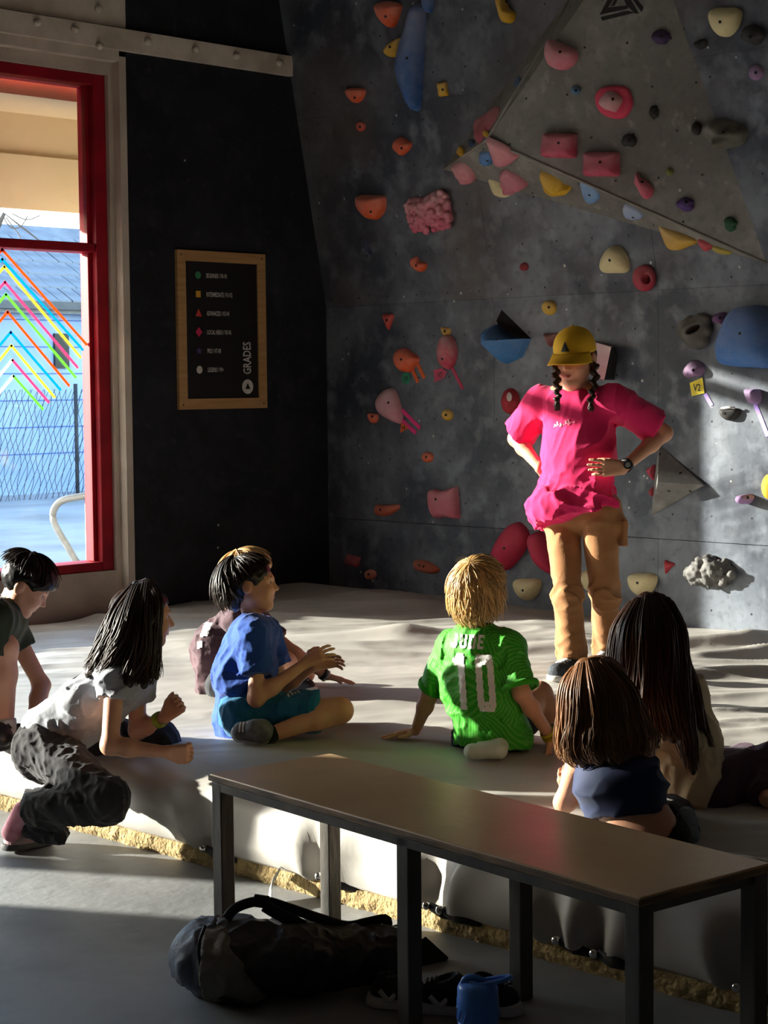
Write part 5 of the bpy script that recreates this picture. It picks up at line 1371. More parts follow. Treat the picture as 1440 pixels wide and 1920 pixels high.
# ---------------------------------------------------------------- blond boy in brown behind him
def kid_brown():
    r = empty('person', on_z(430, 1312, MT)); s = .72; hs = .205
    q = dict(pel=J(415, 1282, 8.12), ch=J(408, 1205, 8.12), nk=J(448, 1140, 8.12), hc=J(468, 1080, 8.12),
             sN=J(446, 1162, 8.00), sF=J(476, 1162, 8.22), eN=J(505, 1215, 7.95), eF=J(554, 1226, 8.14), wN=J(545, 1250, 7.98), wF=J(612, 1268, 8.20),
             hN=J(425, 1285, 8.02), hF=J(430, 1282, 8.20), kN=J(536, 1243, 7.90), kF=J(570, 1262, 8.30), aN=J(566, 1292, 7.95), aF=J(500, 1290, 8.35))
    A = frame_from(cv(.93, .08, .25), up)
    kid_body(r, q, s, hs, A, [(q['wF'], cv(1, -.22, 0), -up, dict(s=.80, curl=(.05, .05, .06, .08), thumb=-1, spread=.25, thumb_out=.9)),
                              (q['wN'], cv(.7, .1, .3), cv(0, -.5, .8), dict(s=.78))], h=.0055)
    face_parts(q['hc'], A, hs, r, mat('blond_brow', '#9a7a4c', .7))
    lat = nrm(q['sN']-q['sF'])
    br = fabric('brown_cotton', '#5a4046', '#4c353c')
    T = Sdf()
    T.cone(J(440, 1170, 8.12), J(408, 1215, 8.12), .085, .100, .05, flat=lat, fs=1.3); T.cone(J(408, 1215, 8.12), J(412, 1290, 8.12), .100, .10, .05, flat=lat, fs=1.3)
    T.cone(q['sN'], q['sF'], .056, .056, .04)
    T.cone(q['sN'], mid(q['sN'], q['eN'], .7), .056, .058, .03, cap=True); T.cone(q['sF'], mid(q['sF'], q['eF'], .6), .056, .056, .03, cap=True)
    T.sub(q['nk']+cv(.4, .9, 0)*.045, np.eye(3), (.048, .048, .04), .008)
    sh = put('t_shirt', T, br, r, .006, lambda p: folds(.016, 9, (cv(1, -.1, .1), .35), 2.)(p)+folds(.006, 16)(p))
    bv = bvh_of(sh); white = mat('white_print', '#e3e3df', .55)
    decal('print', [[(0, 0), (.035, .005), (.05, .06), (.01, .06)], [(-.012, -.05), (.012, -.045), (.012, -.015), (-.01, -.02)]], J(374, 1195, 7.98), rt, up, fw, bv, white, sh, .005, .003)
    P = Sdf(); P.cone(q['hF'], q['hN'], .085, .085, .05); P.cone(q['hN'], mid(q['hN'], q['kN'], .7), .082, .080, .04, cap=True); P.cone(q['hF'], mid(q['hF'], q['kF'], .7), .08, .08, .04, cap=True)
    put('shorts', P, fabric('charcoal_shorts', '#24262c'), r, .007, folds(.010, 12))
    band('wristband', q['wF'], q['eF'], .10, .026, .018, m_black, r); band('wristband', q['wF'], q['eF'], .02, .026, .010, mat('white_band', '#c9cdc6', .5), r)
    shoe('shoe', J(560, 1300, 7.95), J(592, 1296, 7.93), .07, m_black, mat('white_rubber', '#d8d6d0', .6), r, .05)
    hm = hair_mat('blond_hair', '#c69e66', '#d9b881'); c0 = q['hc']
    L = lambda x, y, z_: c0+(x*A[0]+y*A[1]+z_*A[2])*hs
    Hh = Sdf(); Hh.ell(L(0, -.05, .15), A, np.array([.42, .50, .42])*hs, .02); Hh.cone(L(0, -.28, 0), L(0, -.30, -.30), .26*hs, .18*hs, .04, flat=A[0], fs=1.3)
    Hh.ell(L(0, .34, .20), A, np.array([.32, .16, .22])*hs, .03)
    Hh.sub(L(0, .46, -.24), A, np.array([.5, .38, .38])*hs, .02)
    ho = put('hair', Hh, hm, r, .006, lambda p: .008*np.abs(vnoise(p, 50, 2))); set_strand(ho, .45, .35)
    st = cap_strands(L(0, -.05, .13), A, np.array([.43, .51, .43])*hs, (.0, -.3, .9), 600, lambda a: 1.5, 12, jit=.014, lift=.04, flick=.05)
    strands_obj('hair_strands', st, .0026, hm, ho)
    tag(r, 'blond child in dark brown t-shirt sitting close behind the child in blue', 'person')

# ---------------------------------------------------------------- girl in the grey t-shirt leaning over the mat edge
def kid_grey():
    r = empty('person', np.array([3.55, 5.3, 0.0])); s = .78; hs = .21
    q = dict(pel=J(85, 1392, 6.74), ch=J(185, 1318, 6.66), nk=J(238, 1242, 6.62), hc=J(272, 1158, 6.62),
             sN=J(216, 1272, 6.49), sF=J(256, 1278, 6.74), eN=J(206, 1398, 6.42), eF=J(258, 1370, 6.78), wN=J(312, 1410, 6.42), wF=J(308, 1345, 6.70),
             hN=J(82, 1405, 6.64), hF=J(98, 1392, 6.84), kN=J(200, 1500, 6.36), kF=J(300, 1388, 6.95), aN=J(44, 1520, 6.46), aF=J(200, 1402, 7.12))
    A = frame_from(cv(.95, -.05, .20), up)
    kid_body(r, q, s, hs, A, [(q['wN'], cv(1, -.05, 0), cv(0, .2, .9), dict(s=.82, curl=(.85, .9, .9, .9), thumb=1, thumb_out=.5, tcurl=.6)),
                              (q['wF'], cv(.75, .65, 0), cv(0, .3, -.9), dict(s=.82, curl=(.8, .85, .9, .9), thumb=1, thumb_out=.5))])
    face_parts(q['hc'], A, hs, r, mat('dark_brown_brow', '#2b1c14', .7))
    lat = nrm(q['sN']-q['sF']); ax = nrm(q['ch']-q['pel'])
    gm = fabric('pale_grey_cotton', '#a9acb2', '#9b9ea6')
    T = Sdf()
    T.cone(J(222, 1275, 6.63), J(170, 1325, 6.66), .088, .102, .05, flat=lat, fs=1.35); T.cone(J(170, 1325, 6.66), J(100, 1375, 6.72), .102, .108, .05, flat=lat, fs=1.35)
    T.cone(q['sN'], q['sF'], .056, .056, .04); T.cone(J(234, 1250, 6.62), J(210, 1285, 6.63), .06, .085, .04, flat=lat, fs=1.2)
    T.cone(q['sN'], mid(q['sN'], q['eN'], .30), .060, .060, .03, cap=True); T.cone(q['sF'], mid(q['sF'], q['eF'], .30), .058, .060, .03, cap=True)
    T.sub(q['nk']+cv(.4, .9, 0)*.05, np.eye(3), (.05, .05, .045), .008)
    T.cut(plane_cut(J(44, 1378, 6.7), J(178, 1412, 6.5), J(60, 1382, 6.9), q['ch']))
    put('t_shirt', T, gm, r, .0055, lambda p: folds(.020, 7, (cv(.8, .5, .1), .3), 2.)(p)+folds(.006, 16)(p))
    bk = fabric('black_denim', '#1f1f22', '#2b2b2f', bscale=180)
    P = Sdf(); P.cone(q['hF'], q['hN'], .095, .098, .05); P.cone(q['hN'], q['kN'], .100, .074, .04); P.cone(q['kN'], mid(q['kN'], q['aN'], .95), .074, .066, .03, cap=True)
    P.cone(q['hF'], q['kF'], .095, .07, .04); P.cone(q['kF'], q['aF'], .07, .06, .03)
    P.cone(J(60, 1548, 6.5), J(110, 1570, 6.45), .04, .03, .03)
    put('jeans', P, bk, r, .0055, lambda p: folds(.018, 9, (cv(-.6, 1, 0), .18), 7.)(p)+folds(.008, 20)(p))
    pk = mat('pink_trainer', '#b98a92', .8, '#8e8a8c', 18, bump=.3)
    t = on_z(12, 1594, .012); shoe('shoe', t+fw*.12+rt*.10, t, .085, pk, mat('dark_sole', '#4a4a4c', .7), r, .08)
    Sk = Sdf(); Sk.cone(q['aN'], J(22, 1560, 6.5), .036, .036, .02); put('sock', Sk, mat('pink_sock', '#c98f9c', .9, '#b06a7c', 30), r, .006)
    band('wristband', q['wF'], q['eF'], .18, .028, .026, mat('lime_band', '#b6b827', .5, '#7d9a1c', 40), r)
    # long brown hair with lighter ends, hanging behind and in front of the shoulder
    hm = hair_mat('dark_brown_long_hair', '#1e120d', '#3a2216'); c0 = q['hc']
    L = lambda x, y, z_: c0+(x*A[0]+y*A[1]+z_*A[2])*hs
    Hh = Sdf(); Hh.ell(L(0, -.06, .14), A, np.array([.40, .47, .40])*hs, .02); Hh.sub(L(0, .52, -.16), A, np.array([.42, .33, .46])*hs, .02)
    d = 6.58
    lk = [[(J(258, 1105, d), .03), (J(232, 1150, d-.05), .045), (J(205, 1215, d-.06), .045), (J(168, 1262, d-.05), .02)],
          [(J(262, 1105, d), .03), (J(245, 1160, d-.10), .045), (J(228, 1215, d-.10), .048), (J(190, 1268, d-.10), .022)],
          [(J(275, 1102, d), .03), (J(268, 1160, d-.10), .045), (J(262, 1225, d-.12), .045), (J(240, 1280, d-.13), .025)],
          [(J(276, 1102, d), .03), (J(278, 1165, d-.09), .030), (J(276, 1225, d-.11), .034), (J(272, 1284, d-.13), .018)],
          [(J(282, 1104, d), .025), (J(292, 1130, d-.08), .020), (J(287, 1200, d-.08), .020), (J(294, 1272, d-.10), .010)]]
    for l in lk:
        for (p0, r0), (p1, r1) in zip(l[:-1], l[1:]): Hh.cone(p0, p1, r0*.82, r1*.82, .02)
    ho = put('hair', Hh, hm, r, .006, lambda p: folds(.010, 18, (cv(.2, 1, 0), .2), 4.)(p)); set_strand(ho, .12, .3)
    st = lock_strands(lk, 220, 16, 1.10, .5) + cap_strands(L(0, -.06, .13), A, np.array([.41, .48, .41])*hs, (0, -.1, 1), 260, lambda a: 1.5, 16, jit=.006, az=(.9, 5.4))
    strands_obj('hair_strands', st, .0024, hm, ho)
    tag(r, 'long-haired child in pale grey t-shirt and black jeans leaning over the mat edge', 'person')

# ---------------------------------------------------------------- boy crouching in dark green
def kid_crouch():
    r = empty('person', on_z(5, 1405, MT)); s = .80; hs = .21
    q = dict(pel=J(-85, 1285, 6.970), ch=J(-30, 1205, 6.950), nk=J(12, 1140, 6.950), hc=J(46, 1100, 6.950),
             sN=J(-5, 1160, 6.820), sF=J(22, 1180, 7.070), eN=J(-30, 1270, 6.790), eF=J(78, 1285, 7.090), wN=J(-10, 1340, 6.820), wF=J(58, 1358, 7.010),
             hN=J(-80, 1290, 6.870), hF=J(-80, 1290, 7.070), kN=J(8, 1215, 6.830), kF=J(-20, 1220, 7.130), aN=J(10, 1368, 6.850), aF=J(-30, 1365, 7.130))
    A = frame_from(cv(.82, -.52, .05), nrm(up+rt*.5))
    kid_body(r, q, s, hs, A, [(q['wF'], cv(-.5, -.8, -.2), -fw, dict(s=.82, curl=(.4, .4, .4, .4), thumb=1)), (q['wN'], cv(.3, -.9, .1), fw, dict(s=.82))])
    face_parts(q['hc'], A, hs, r, mat('black_brow', '#120d0b', .7))
    lat = nrm(q['sN']-q['sF'])
    T = Sdf(); T.cone(J(8, 1158, 6.950), J(-35, 1205, 6.950), .085, .105, .05, flat=lat, fs=1.35); T.cone(J(-35, 1205, 6.950), J(-80, 1275, 6.970), .105, .11, .05, flat=lat, fs=1.3)
    T.cone(q['sN'], q['sF'], .058, .058, .04); T.cone(q['sN'], mid(q['sN'], q['eN'], .6), .06, .062, .03, cap=True); T.cone(q['sF'], mid(q['sF'], q['eF'], .35), .056, .058, .03, cap=True)
    T.sub(q['nk']+cv(.6, .6, 0)*.05, np.eye(3), (.05, .05, .045), .008)
    put('t_shirt', T, fabric('olive_cotton', '#3a4230', '#2f3728'), r, .006, folds(.014, 9, (cv(.6, 1, 0), .4), 3.))
    P = Sdf(); P.cone(q['hF'], q['hN'], .09, .09, .05); P.cone(q['hN'], mid(q['hN'], q['kN'], .6), .09, .085, .04, cap=True); P.cone(q['hF'], mid(q['hF'], q['kF'], .6), .09, .085, .04, cap=True)
    put('shorts', P, fabric('black_shorts', '#15161a'), r, .008, folds(.01, 12))
    sk = fabric('white_sock', '#cfcac2', '#bdb7ae', bscale=300)
    for x in 'NF':
        S_ = Sdf(); S_.cone(mid(q['k'+x], q['a'+x], .86), q['a'+x]-up*.03, .041, .040, .02, capa=True); so_ = put('sock', S_, sk, r, .006, folds(.004, 30, (rt, .3)))
        if x == 'N': decal('logo', [[(-.014, -.008), (.014, -.008), (0, .014)]], J(9, 1366, 6.750), rt, up, fw, bvh_of(so_), m_black, so_, .002, .002)
        g_ = np.array([q['a'+x][0], q['a'+x][1], MT+.012]); f_ = cv(.30, 0, .9); f_[2] = 0; f_ = nrm(f_)
        shoe('shoe', g_-f_*.06, g_+f_*.17, .085, m_black, mat('black_sole', '#202022', .7), r, .07)
    hm = hair_mat('black_hair', '#0c0908', '#2b201a'); c0 = q['hc']
    L = lambda x, y, z_: c0+(x*A[0]+y*A[1]+z_*A[2])*hs
    Hh = Sdf(); Hh.ell(L(0, -.06, .17), A, np.array([.42, .48, .42])*hs, .02); Hh.ell(L(0, .30, .26), A, np.array([.34, .22, .24])*hs, .03)
    Hh.sub(L(0, .46, -.22), A, np.array([.5, .40, .40])*hs, .02)
    for sx in (-1, 1): Hh.sub(L(sx*.42, .04, -.10), A, np.array([.16, .17, .22])*hs, .02)
    ho = put('hair', Hh, hm, r, .006, lambda p: .006*np.abs(vnoise(p, 55, 2))); set_strand(ho, .1, .35)
    st = cap_strands(L(0, -.04, .15), A, np.array([.43, .50, .43])*hs, (.0, -.3, .9), 600, lambda a: 1.35+.25*math.cos(a), 12, jit=.012, lift=.04, flick=.06)
    strands_obj('hair_strands', st, .0026, hm, ho)
    tag(r, 'black-haired child in dark olive t-shirt crouching over white socks', 'person')

# ---------------------------------------------------------------- girl in the navy top
def kid_navy():
    r = empty('person', on_z(1195, 1585, MT)); s = .74; hs = .205
    q = dict(pel=J(1200, 1552, 5.38), ch=J(1155, 1450, 5.40), nk=J(1138, 1368, 5.46), hc=J(1122, 1302, 5.50),
             sF=J(1086, 1418, 5.52), sN=J(1205, 1398, 5.38), eF=J(1058, 1505, 5.58), eN=J(1208, 1462, 5.60), wF=J(1074, 1498, 5.78), wN=J(1170, 1490, 5.80),
             hF=J(1165, 1560, 5.42), hN=J(1225, 1558, 5.38), kF=J(1150, 1500, 5.75), kN=J(1258, 1535, 5.66), aF=J(1180, 1530, 5.70), aN=J(1280, 1560, 5.48))
    A = frame_from(cv(-.12, -.12, .97), up)
    kid_body(r, q, s, hs, A, [(q['wF'], cv(-.3, .9, -.2), cv(.5, 0, .8), dict(s=.8, curl=(.5, .5, .5, .5), thumb=1)), (q['wN'], cv(-.9, .3, .2), -up, dict(s=.8))])
    lat = nrm(q['sN']-q['sF'])
    nv = fabric('navy_ribbed_top', '#1d2c4f', '#18264a', rough=.7)
    T = Sdf()
    T.cone(J(1146, 1418, 5.43), J(1158, 1470, 5.40), .080, .092, .05, flat=lat, fs=1.4); T.cone(J(1158, 1470, 5.40), J(1185, 1545, 5.38), .092, .098, .05, flat=lat, fs=1.35)
    for a in (J(1105, 1395, 5.48), J(1196, 1382, 5.40)): T.cone(a, J(1150, 1440, 5.42), .036, .06, .03)
    T.cut(plane_cut(J(1105, 1542, 5.3), J(1250, 1526, 5.3), J(1180, 1525, 5.5), q['ch']))
    d_ = nrm(q['pel']-q['ch'])
    put('tank_top', T, nv, r, .005, lambda p: folds(.020, 8, (cv(1, .25, 0), .2), 3.)(p)*np.clip(((p-q['ch'])@d_)/.05+.6, .15, 1))
    P = Sdf(); P.cone(J(1165, 1585, 5.42), J(1240, 1580, 5.38), .088, .088, .05); P.cone(q['hN'], q['kN'], .085, .068, .04); P.cone(q['kN'], q['aN'], .068, .05, .03); P.cone(q['hF'], q['kF'], .085, .068, .04); P.cone(q['kF'], q['aF'], .066, .05, .03)
    P.cut(lambda p: (p-J(1200, 1568, 5.38))@up-2.5*np.clip((p-J(1200, 1568, 5.38))@fw-.02, 0, 1)-1.2*np.clip((p-J(1236, 1568, 5.38))@rt, 0, 1))
    put('leggings', P, fabric('black_leggings', '#16161a'), r, .006, folds(.006, 14))
    g = mat('blue_grey_trainer', '#7f8d94', .8, '#6a777e', 22, bump=.2)
    S_ = Sdf(); S_.cone(J(1287, 1530, 5.46), J(1292, 1566, 5.40), .028, .030, .02, flat=fw, fs=1.6); put('shoe', S_, g, r, .005)
    hm = hair_mat('light_brown_hair', '#6e482c', '#86603c'); c0 = q['hc']
    L = lambda x, y, z_: c0+(x*A[0]+y*A[1]+z_*A[2])*hs
    Hh = Sdf(); Hh.ell(L(0, -.05, .14), A, np.array([.42, .47, .42])*hs, .02)
    d = 5.42
    lk = [[(J(1086, 1256, d+.02), .02), (J(1074, 1290, d), .035), (J(1070, 1350, d), .035), (J(1066, 1400, d+.02), .03), (J(1062, 1424, d+.03), .012)],
          [(J(1094, 1248, d), .02), (J(1092, 1300, d-.04), .04), (J(1092, 1360, d-.05), .04), (J(1084, 1405, d-.04), .036), (J(1094, 1432, d-.03), .016)],
          [(J(1105, 1244, d), .02), (J(1118, 1300, d-.05), .045), (J(1122, 1360, d-.06), .045), (J(1120, 1400, d-.08), .04), (J(1125, 1428, d-.08), .018)],
          [(J(1118, 1244, d), .02), (J(1142, 1300, d-.04), .045), (J(1152, 1355, d-.05), .045), (J(1158, 1400, d-.09), .042), (J(1165, 1430, d-.09), .02)],
          [(J(1132, 1248, d), .02), (J(1165, 1300, d), .04), (J(1178, 1350, d-.02), .042), (J(1192, 1395, d-.06), .04), (J(1196, 1426, d-.07), .018)],
          [(J(1143, 1255, d+.02), .02), (J(1172, 1305, d+.03), .032), (J(1196, 1360, d), .036), (J(1212, 1395, d-.04), .03), (J(1222, 1412, d-.05), .012)]]
    for l in lk:
        for (p0, r0), (p1, r1) in zip(l[:-1], l[1:]): Hh.cone(p0, p1, r0*.82, r1*.82, .02)
    ho = put('hair', Hh, hm, r, .006, lambda p: folds(.008, 18, (cv(.1, 1, 0), .15), 4.)(p)); set_strand(ho, .25, .3)
    strands_obj('hair_strands', lock_strands(lk, 260, 18, 1.10, .5), .0021, hm, ho)
    tag(r, 'child in navy tank top with light brown hair leaning forward behind the bench', 'person')

# ---------------------------------------------------------------- girl in the cream top
def kid_cream():
    r = empty('person', on_z(1300, 1525, MT)); s = .80; hs = .215
    q = dict(pel=J(1290, 1480, 5.90), ch=J(1255, 1370, 5.92), nk=J(1232, 1275, 5.94), hc=J(1222, 1185, 5.94),
             sF=J(1182, 1308, 6.00), sN=J(1292, 1304, 5.88), eF=J(1165, 1400, 6.10), eN=J(1300, 1400, 5.92), wF=J(1200, 1440, 6.25), wN=J(1280, 1420, 6.15),
             hN=J(1322, 1482, 5.90), hF=J(1270, 1485, 6.00), kN=J(1450, 1440, 5.95), kF=J(1400, 1440, 6.2), aN=J(1440, 1496, 5.80), aF=J(1480, 1480, 6.15))
    A = frame_from(cv(-.08, .03, 1), up)
    kid_body(r, q, s, hs, A, [(q['wN'], cv(-.6, -.3, .6), -up, dict(s=.82)), (q['wF'], cv(.6, -.3, .5), -up, dict(s=.82)), (J(1438, 1490, 5.78), cv(.9, -.3, -.1), -up, dict(s=.85))])
    lat = nrm(q['sN']-q['sF'])
    cm = fabric('cream_cotton', '#d8c6a6', '#c9b796')
    T = Sdf()
    T.cone(J(1240, 1315, 5.93), J(1256, 1385, 5.92), .098, .108, .05, flat=lat, fs=1.4); T.cone(J(1256, 1385, 5.92), J(1288, 1490, 5.90), .108, .118, .05, flat=lat, fs=1.25)
    T.cone(q['sN'], q['sF'], .056, .056, .04); T.cone(J(1234, 1282, 5.94), J(1244, 1330, 5.93), .06, .09, .04, flat=lat, fs=1.3)
    T.cone(q['sN'], mid(q['sN'], q['eN'], .40), .060, .062, .03, cap=True); T.cone(q['sF'], mid(q['sF'], q['eF'], .35), .058, .060, .03, cap=True)
    T.cut(plane_cut(J(1240, 1532, 5.85), J(1318, 1533, 5.8), J(1280, 1528, 6.0), q['ch'])); T.cut(plane_cut(J(1318, 1530, 5.8), J(1362, 1425, 5.85), J(1362, 1425, 6.2), q['ch']))
    put('t_shirt', T, cm, r, .006, lambda p: folds(.016, 7, (cv(.4, 1, 0), .4), 5.)(p)+folds(.006, 16)(p))
    pu = fabric('plum_trousers', '#4f3648', '#432d3e')
    P = Sdf(); P.cone(q['hF'], q['hN'], .092, .095, .05); P.cone(q['hN'], q['kN'], .095, .078, .04); P.cone(q['kN'], q['aN'], .07, .058, .03, cap=True); P.cone(q['hF'], q['kF'], .09, .075, .04); P.cone(q['kF'], q['aF'], .07, .055, .03)
    put('trousers', P, pu, r, .006, lambda p: folds(.014, 9, (cv(.3, 1, 0), .35), 2.)(p))
    hm = hair_mat('long_brown_hair', '#2e1c14', '#5e3820'); c0 = q['hc']
    L = lambda x, y, z_: c0+(x*A[0]+y*A[1]+z_*A[2])*hs
    Hh = Sdf(); Hh.ell(L(0, -.05, .14), A, np.array([.42, .47, .42])*hs, .02)
    d = 5.86
    lk = [[(J(1192, 1132, d+.03), .02), (J(1170, 1180, d+.02), .035), (J(1165, 1240, d), .04), (J(1160, 1300, d-.02), .04), (J(1172, 1360, d-.03), .02)],
          [(J(1203, 1125, d), .02), (J(1188, 1180, d-.03), .045), (J(1185, 1250, d-.05), .048), (J(1182, 1320, d-.07), .045), (J(1196, 1395, d-.08), .022)],
          [(J(1214, 1121, d), .02), (J(1212, 1180, d-.05), .048), (J(1212, 1250, d-.07), .050), (J(1212, 1320, d-.10), .046), (J(1222, 1392, d-.10), .022)],
          [(J(1228, 1121, d), .02), (J(1238, 1180, d-.04), .048), (J(1240, 1250, d-.07), .050), (J(1246, 1320, d-.10), .044), (J(1262, 1385, d-.10), .022)],
          [(J(1240, 1125, d), .02), (J(1258, 1175, d), .042), (J(1264, 1240, d-.03), .044), (J(1272, 1310, d-.09), .034), (J(1288, 1390, d-.11), .024), (J(1300, 1448, d-.11), .008)],
          [(J(1250, 1132, d+.03), .02), (J(1270, 1180, d+.04), .026), (J(1276, 1235, d+.02), .026), (J(1296, 1290, d-.05), .02), (J(1310, 1350, d-.06), .014), (J(1334, 1404, d-.05), .005)]]
    for l in lk:
        for (p0, r0), (p1, r1) in zip(l[:-1], l[1:]): Hh.cone(p0, p1, r0*.82, r1*.82, .02)
    ho = put('hair', Hh, hm, r, .006, lambda p: folds(.009, 17, (cv(.05, 1, 0), .14), 4.)(p)); set_strand(ho, .15, .3)
    strands_obj('hair_strands', lock_strands(lk, 260, 20, 1.10, .4), .0021, hm, ho)
    tag(r, 'child with very long brown hair in cream t-shirt and plum trousers', 'person')

for fn_ in (kid_green, kid_blue, kid_brown, kid_grey, kid_crouch, kid_navy, kid_cream): fn_()

# ================================================================== two lumpy holds
def lump_hold(label, pts, h, col, chalk, bumps, rad, disp, hole=None, pocket=None):
    px_ = np.array(pts, float); c_ = px_.mean(0); p0, n = wall_plane(*c_)
    Bp = np.array([on_plane(x, y, p0, n) for x, y in pts]); ctr = Bp.mean(0)
    r = empty('climbing_hold', ctr); S_ = Sdf()
    ex, ez = np.array([0, -1., 0]), np.cross(n, np.array([0, -1., 0]))
    for b_ in Bp: S_.cone(ctr+n*h*.25, mid(ctr, b_, .74)+n*h*.15, h*.55, h*.36, .03)
    rs = np.random.RandomState(5)
    for i in range(bumps):
        k = rs.randint(len(Bp)); t = rs.uniform(.1, .93)**.6; q_ = mid(ctr, mid(Bp[k], Bp[(k+1) % len(Bp)], rs.rand()), t)
        S_.ell(q_+n*h*(.92-.62*t*t), np.eye(3), np.full(3, rad*rs.uniform(.7, 1.25)), .006)
    if pocket: S_.sub(on_plane(*pocket[0], p0+n*h*pocket[3], n), np.array([nrm(ex*pocket[1][0]+ez*pocket[1][1]), nrm(-ex*pocket[1][1]+ez*pocket[1][0]), n]), np.array(pocket[2]), .008)
    S_.cut(lambda p: -((p-p0)@n)-.004)
    put('body', S_, hold_mat(label.split()[0]+'_'+col[1:], col, chalk), r, .0055, disp)
    if hole:
        q_ = on_plane(*hole, p0+n*h*.85, n); W, G = tube_vf([q_-n*.01, q_+n*.012], .0085, 10); mesh_obj('bolt_hole', W, G, m_hole, r)
    tag(r, label, 'climbing hold')
lump_hold('large pink bubbly coral-like hold', z([(795, 260), (830, 200), (940, 212), (1050, 150), (1110, 115), (1178, 150), (1202, 280), (1226, 390), (1180, 460), (1080, 500), (900, 505), (850, 460), (820, 350)], o2, 4.8), .09, '#d0647e', .7, 110, .019, None, (790, 409))
lump_hold('rugged grey rock-like hold low on the sunlit wall', z([(560, 1350), (575, 1290), (620, 1240), (700, 1210), (800, 1230), (920, 1245), (1000, 1310), (1010, 1380), (940, 1440), (850, 1460), (700, 1440), (600, 1420)], (1180, 800), 4.923), .085, '#575654', .12, 26, .030, lambda p: .012*vnoise(p, 22, 2)+.008*vnoise(p, 50, 7))

lump_hold('big dark grey hold with a deep pocket slot', z([(430, 500), (470, 400), (560, 330), (720, 290), (810, 320), (830, 470), (770, 620), (680, 680), (570, 660), (500, 570)], (1200, 540), 6), .085, '#4a4843', .25, 0, .02, lambda p: .008*vnoise(p, 14, 2), None, ((1299, 617), (.86, .5), (.042, .018, .060), .78))
lump_hold('raspberry ring-shaped hold with a deep hole', S('oval', 1210, 521, 37, 45), .060, '#a8203c', .25, 0, .02, lambda p: .003*vnoise(p, 20, 2), None, ((1211, 523), (1, 0), (.019, .026, .060), .78))

# ================================================================== BENCH
BH = 0.53
c00, c01, c10 = on_z(392, 1450, BH), on_z(627, 1414, BH), on_z(1201, 1683, BH)
u_ = nrm(c10-c00); LEN = np.linalg.norm(c10-c00); w_ = np.array([-u_[1], u_[0], 0]); w_ = w_ if np.dot(w_, c01-c00) > 0 else -w_
WID = np.linalg.norm(c01-c00)
bn_ = empty('bench', (c00+u_*LEN/2+w_*WID/2)*np.array([1, 1, 0]))
M = mat('varnished_ply_top', '#cbab82', 0.28, '#b6946c', 2.2, bump=.05, bscale=30, detail=8, spec=.6)
nt = M.node_tree; b = nt.nodes['Principled BSDF']
tc = N(nt, 'ShaderNodeTexCoord'); n1 = N(nt, 'ShaderNodeTexNoise'); n1.inputs['Scale'].default_value = 5; n1.inputs['Detail'].default_value = 9; nt.links.new(tc.outputs['Object'], n1.inputs['Vector'])
mr = N(nt, 'ShaderNodeMapRange'); mr.inputs[1].default_value = .56; mr.inputs[2].default_value = .75; nt.links.new(n1.outputs['Fac'], mr.inputs[0])
old = b.inputs['Base Color'].links[0].from_socket
nt.links.new(mixcol(nt, math_node(nt, 'MULTIPLY', mr.outputs[0], .35), old, rgb('#a5978a')), b.inputs['Base Color'])
rr = N(nt, 'ShaderNodeMapRange'); rr.inputs[3].default_value = .24; rr.inputs[4].default_value = .42; nt.links.new(n1.outputs['Fac'], rr.inputs[0]); nt.links.new(rr.outputs[0], b.inputs['Roughness'])
def bx(name, a0, a1, b0, b1, z0, z1, material, bev=.002):
    ctr = c00+u_*(a0+a1)/2+w_*(b0+b1)/2; ctr = np.array([ctr[0], ctr[1], (z0+z1)/2])
    return obox(name, ctr, [u_, w_, (0, 0, 1.)], ((a1-a0)/2, (b1-b0)/2, (z1-z0)/2), material, bn_, bev)
bx('top_board', 0, LEN, 0, WID, BH-.022, BH, M, .004)
edge = mat('worn_ply_edge', '#9a7a56', .6, '#5f4a36', 8, bump=.3, stretch=(1, 1, 12))
bx('edge_band', 0, LEN, -.004, 0, BH-.020, BH-.004, edge); bx('edge_band', LEN, LEN+.004, 0, WID, BH-.020, BH-.004, edge)
stl = mat('raw_black_steel', '#55534f', .5, '#6a655d', 7, bump=.15, metal=.35, stretch=(1, 1, .4))
for (b0, b1) in ((.004, .034), (WID-.034, WID-.004)): bx('rail', .05, LEN-.05, b0, b1, BH-.048, BH-.023, stl)
TB = .046
for a0 in (0.006, (LEN-TB)*.515, LEN-TB-.006):
    for b0 in (.004, WID-TB-.004): bx('leg', a0, a0+TB, b0, b0+TB, 0.0, BH-.023, stl, .003)
    bx('cross_bar', a0+.01, a0+TB-.01, TB+.004, WID-TB-.004, BH-.048, BH-.023, stl)
tag(bn_, 'long brown wooden bench with black steel legs in front of the mat', 'bench')

# ================================================================== DUFFEL BAG
BD = 5.05
bag = empty('duffel_bag', on_z(540, 1900, 0.0))
m_bag = mat('black_nylon', '#222327', .5, '#2c2d32', 10, bump=.2, bscale=60)
m_bgr = mat('grey_canvas', '#7d766b', .8, '#6b655c', 10, bump=.25, bscale=90)
m_bbl = mat('slate_blue_nylon', '#666c7a', .55, '#565c69', 10, bump=.2, bscale=60)
g0 = lambda x, dz, d: np.array([*J(x, 1850, d)[:2], dz])
S_ = Sdf(); S_.cone(g0(445, .108, 4.99), g0(560, .092, 5.01), .100, .090, .04, flat=fw, fs=1.4); S_.cone(g0(560, .092, 5.01), g0(735, .080, 5.06), .090, .074, .04, flat=fw, fs=1.4)
S_.cut(lambda p: 0.004-p[..., 2])
bb_ = put('body', S_, m_bag, bag, .006, lambda p: folds(.014, 10, (cv(.3, 1, 0), .35), 3.)(p)+folds(.005, 22)(p))
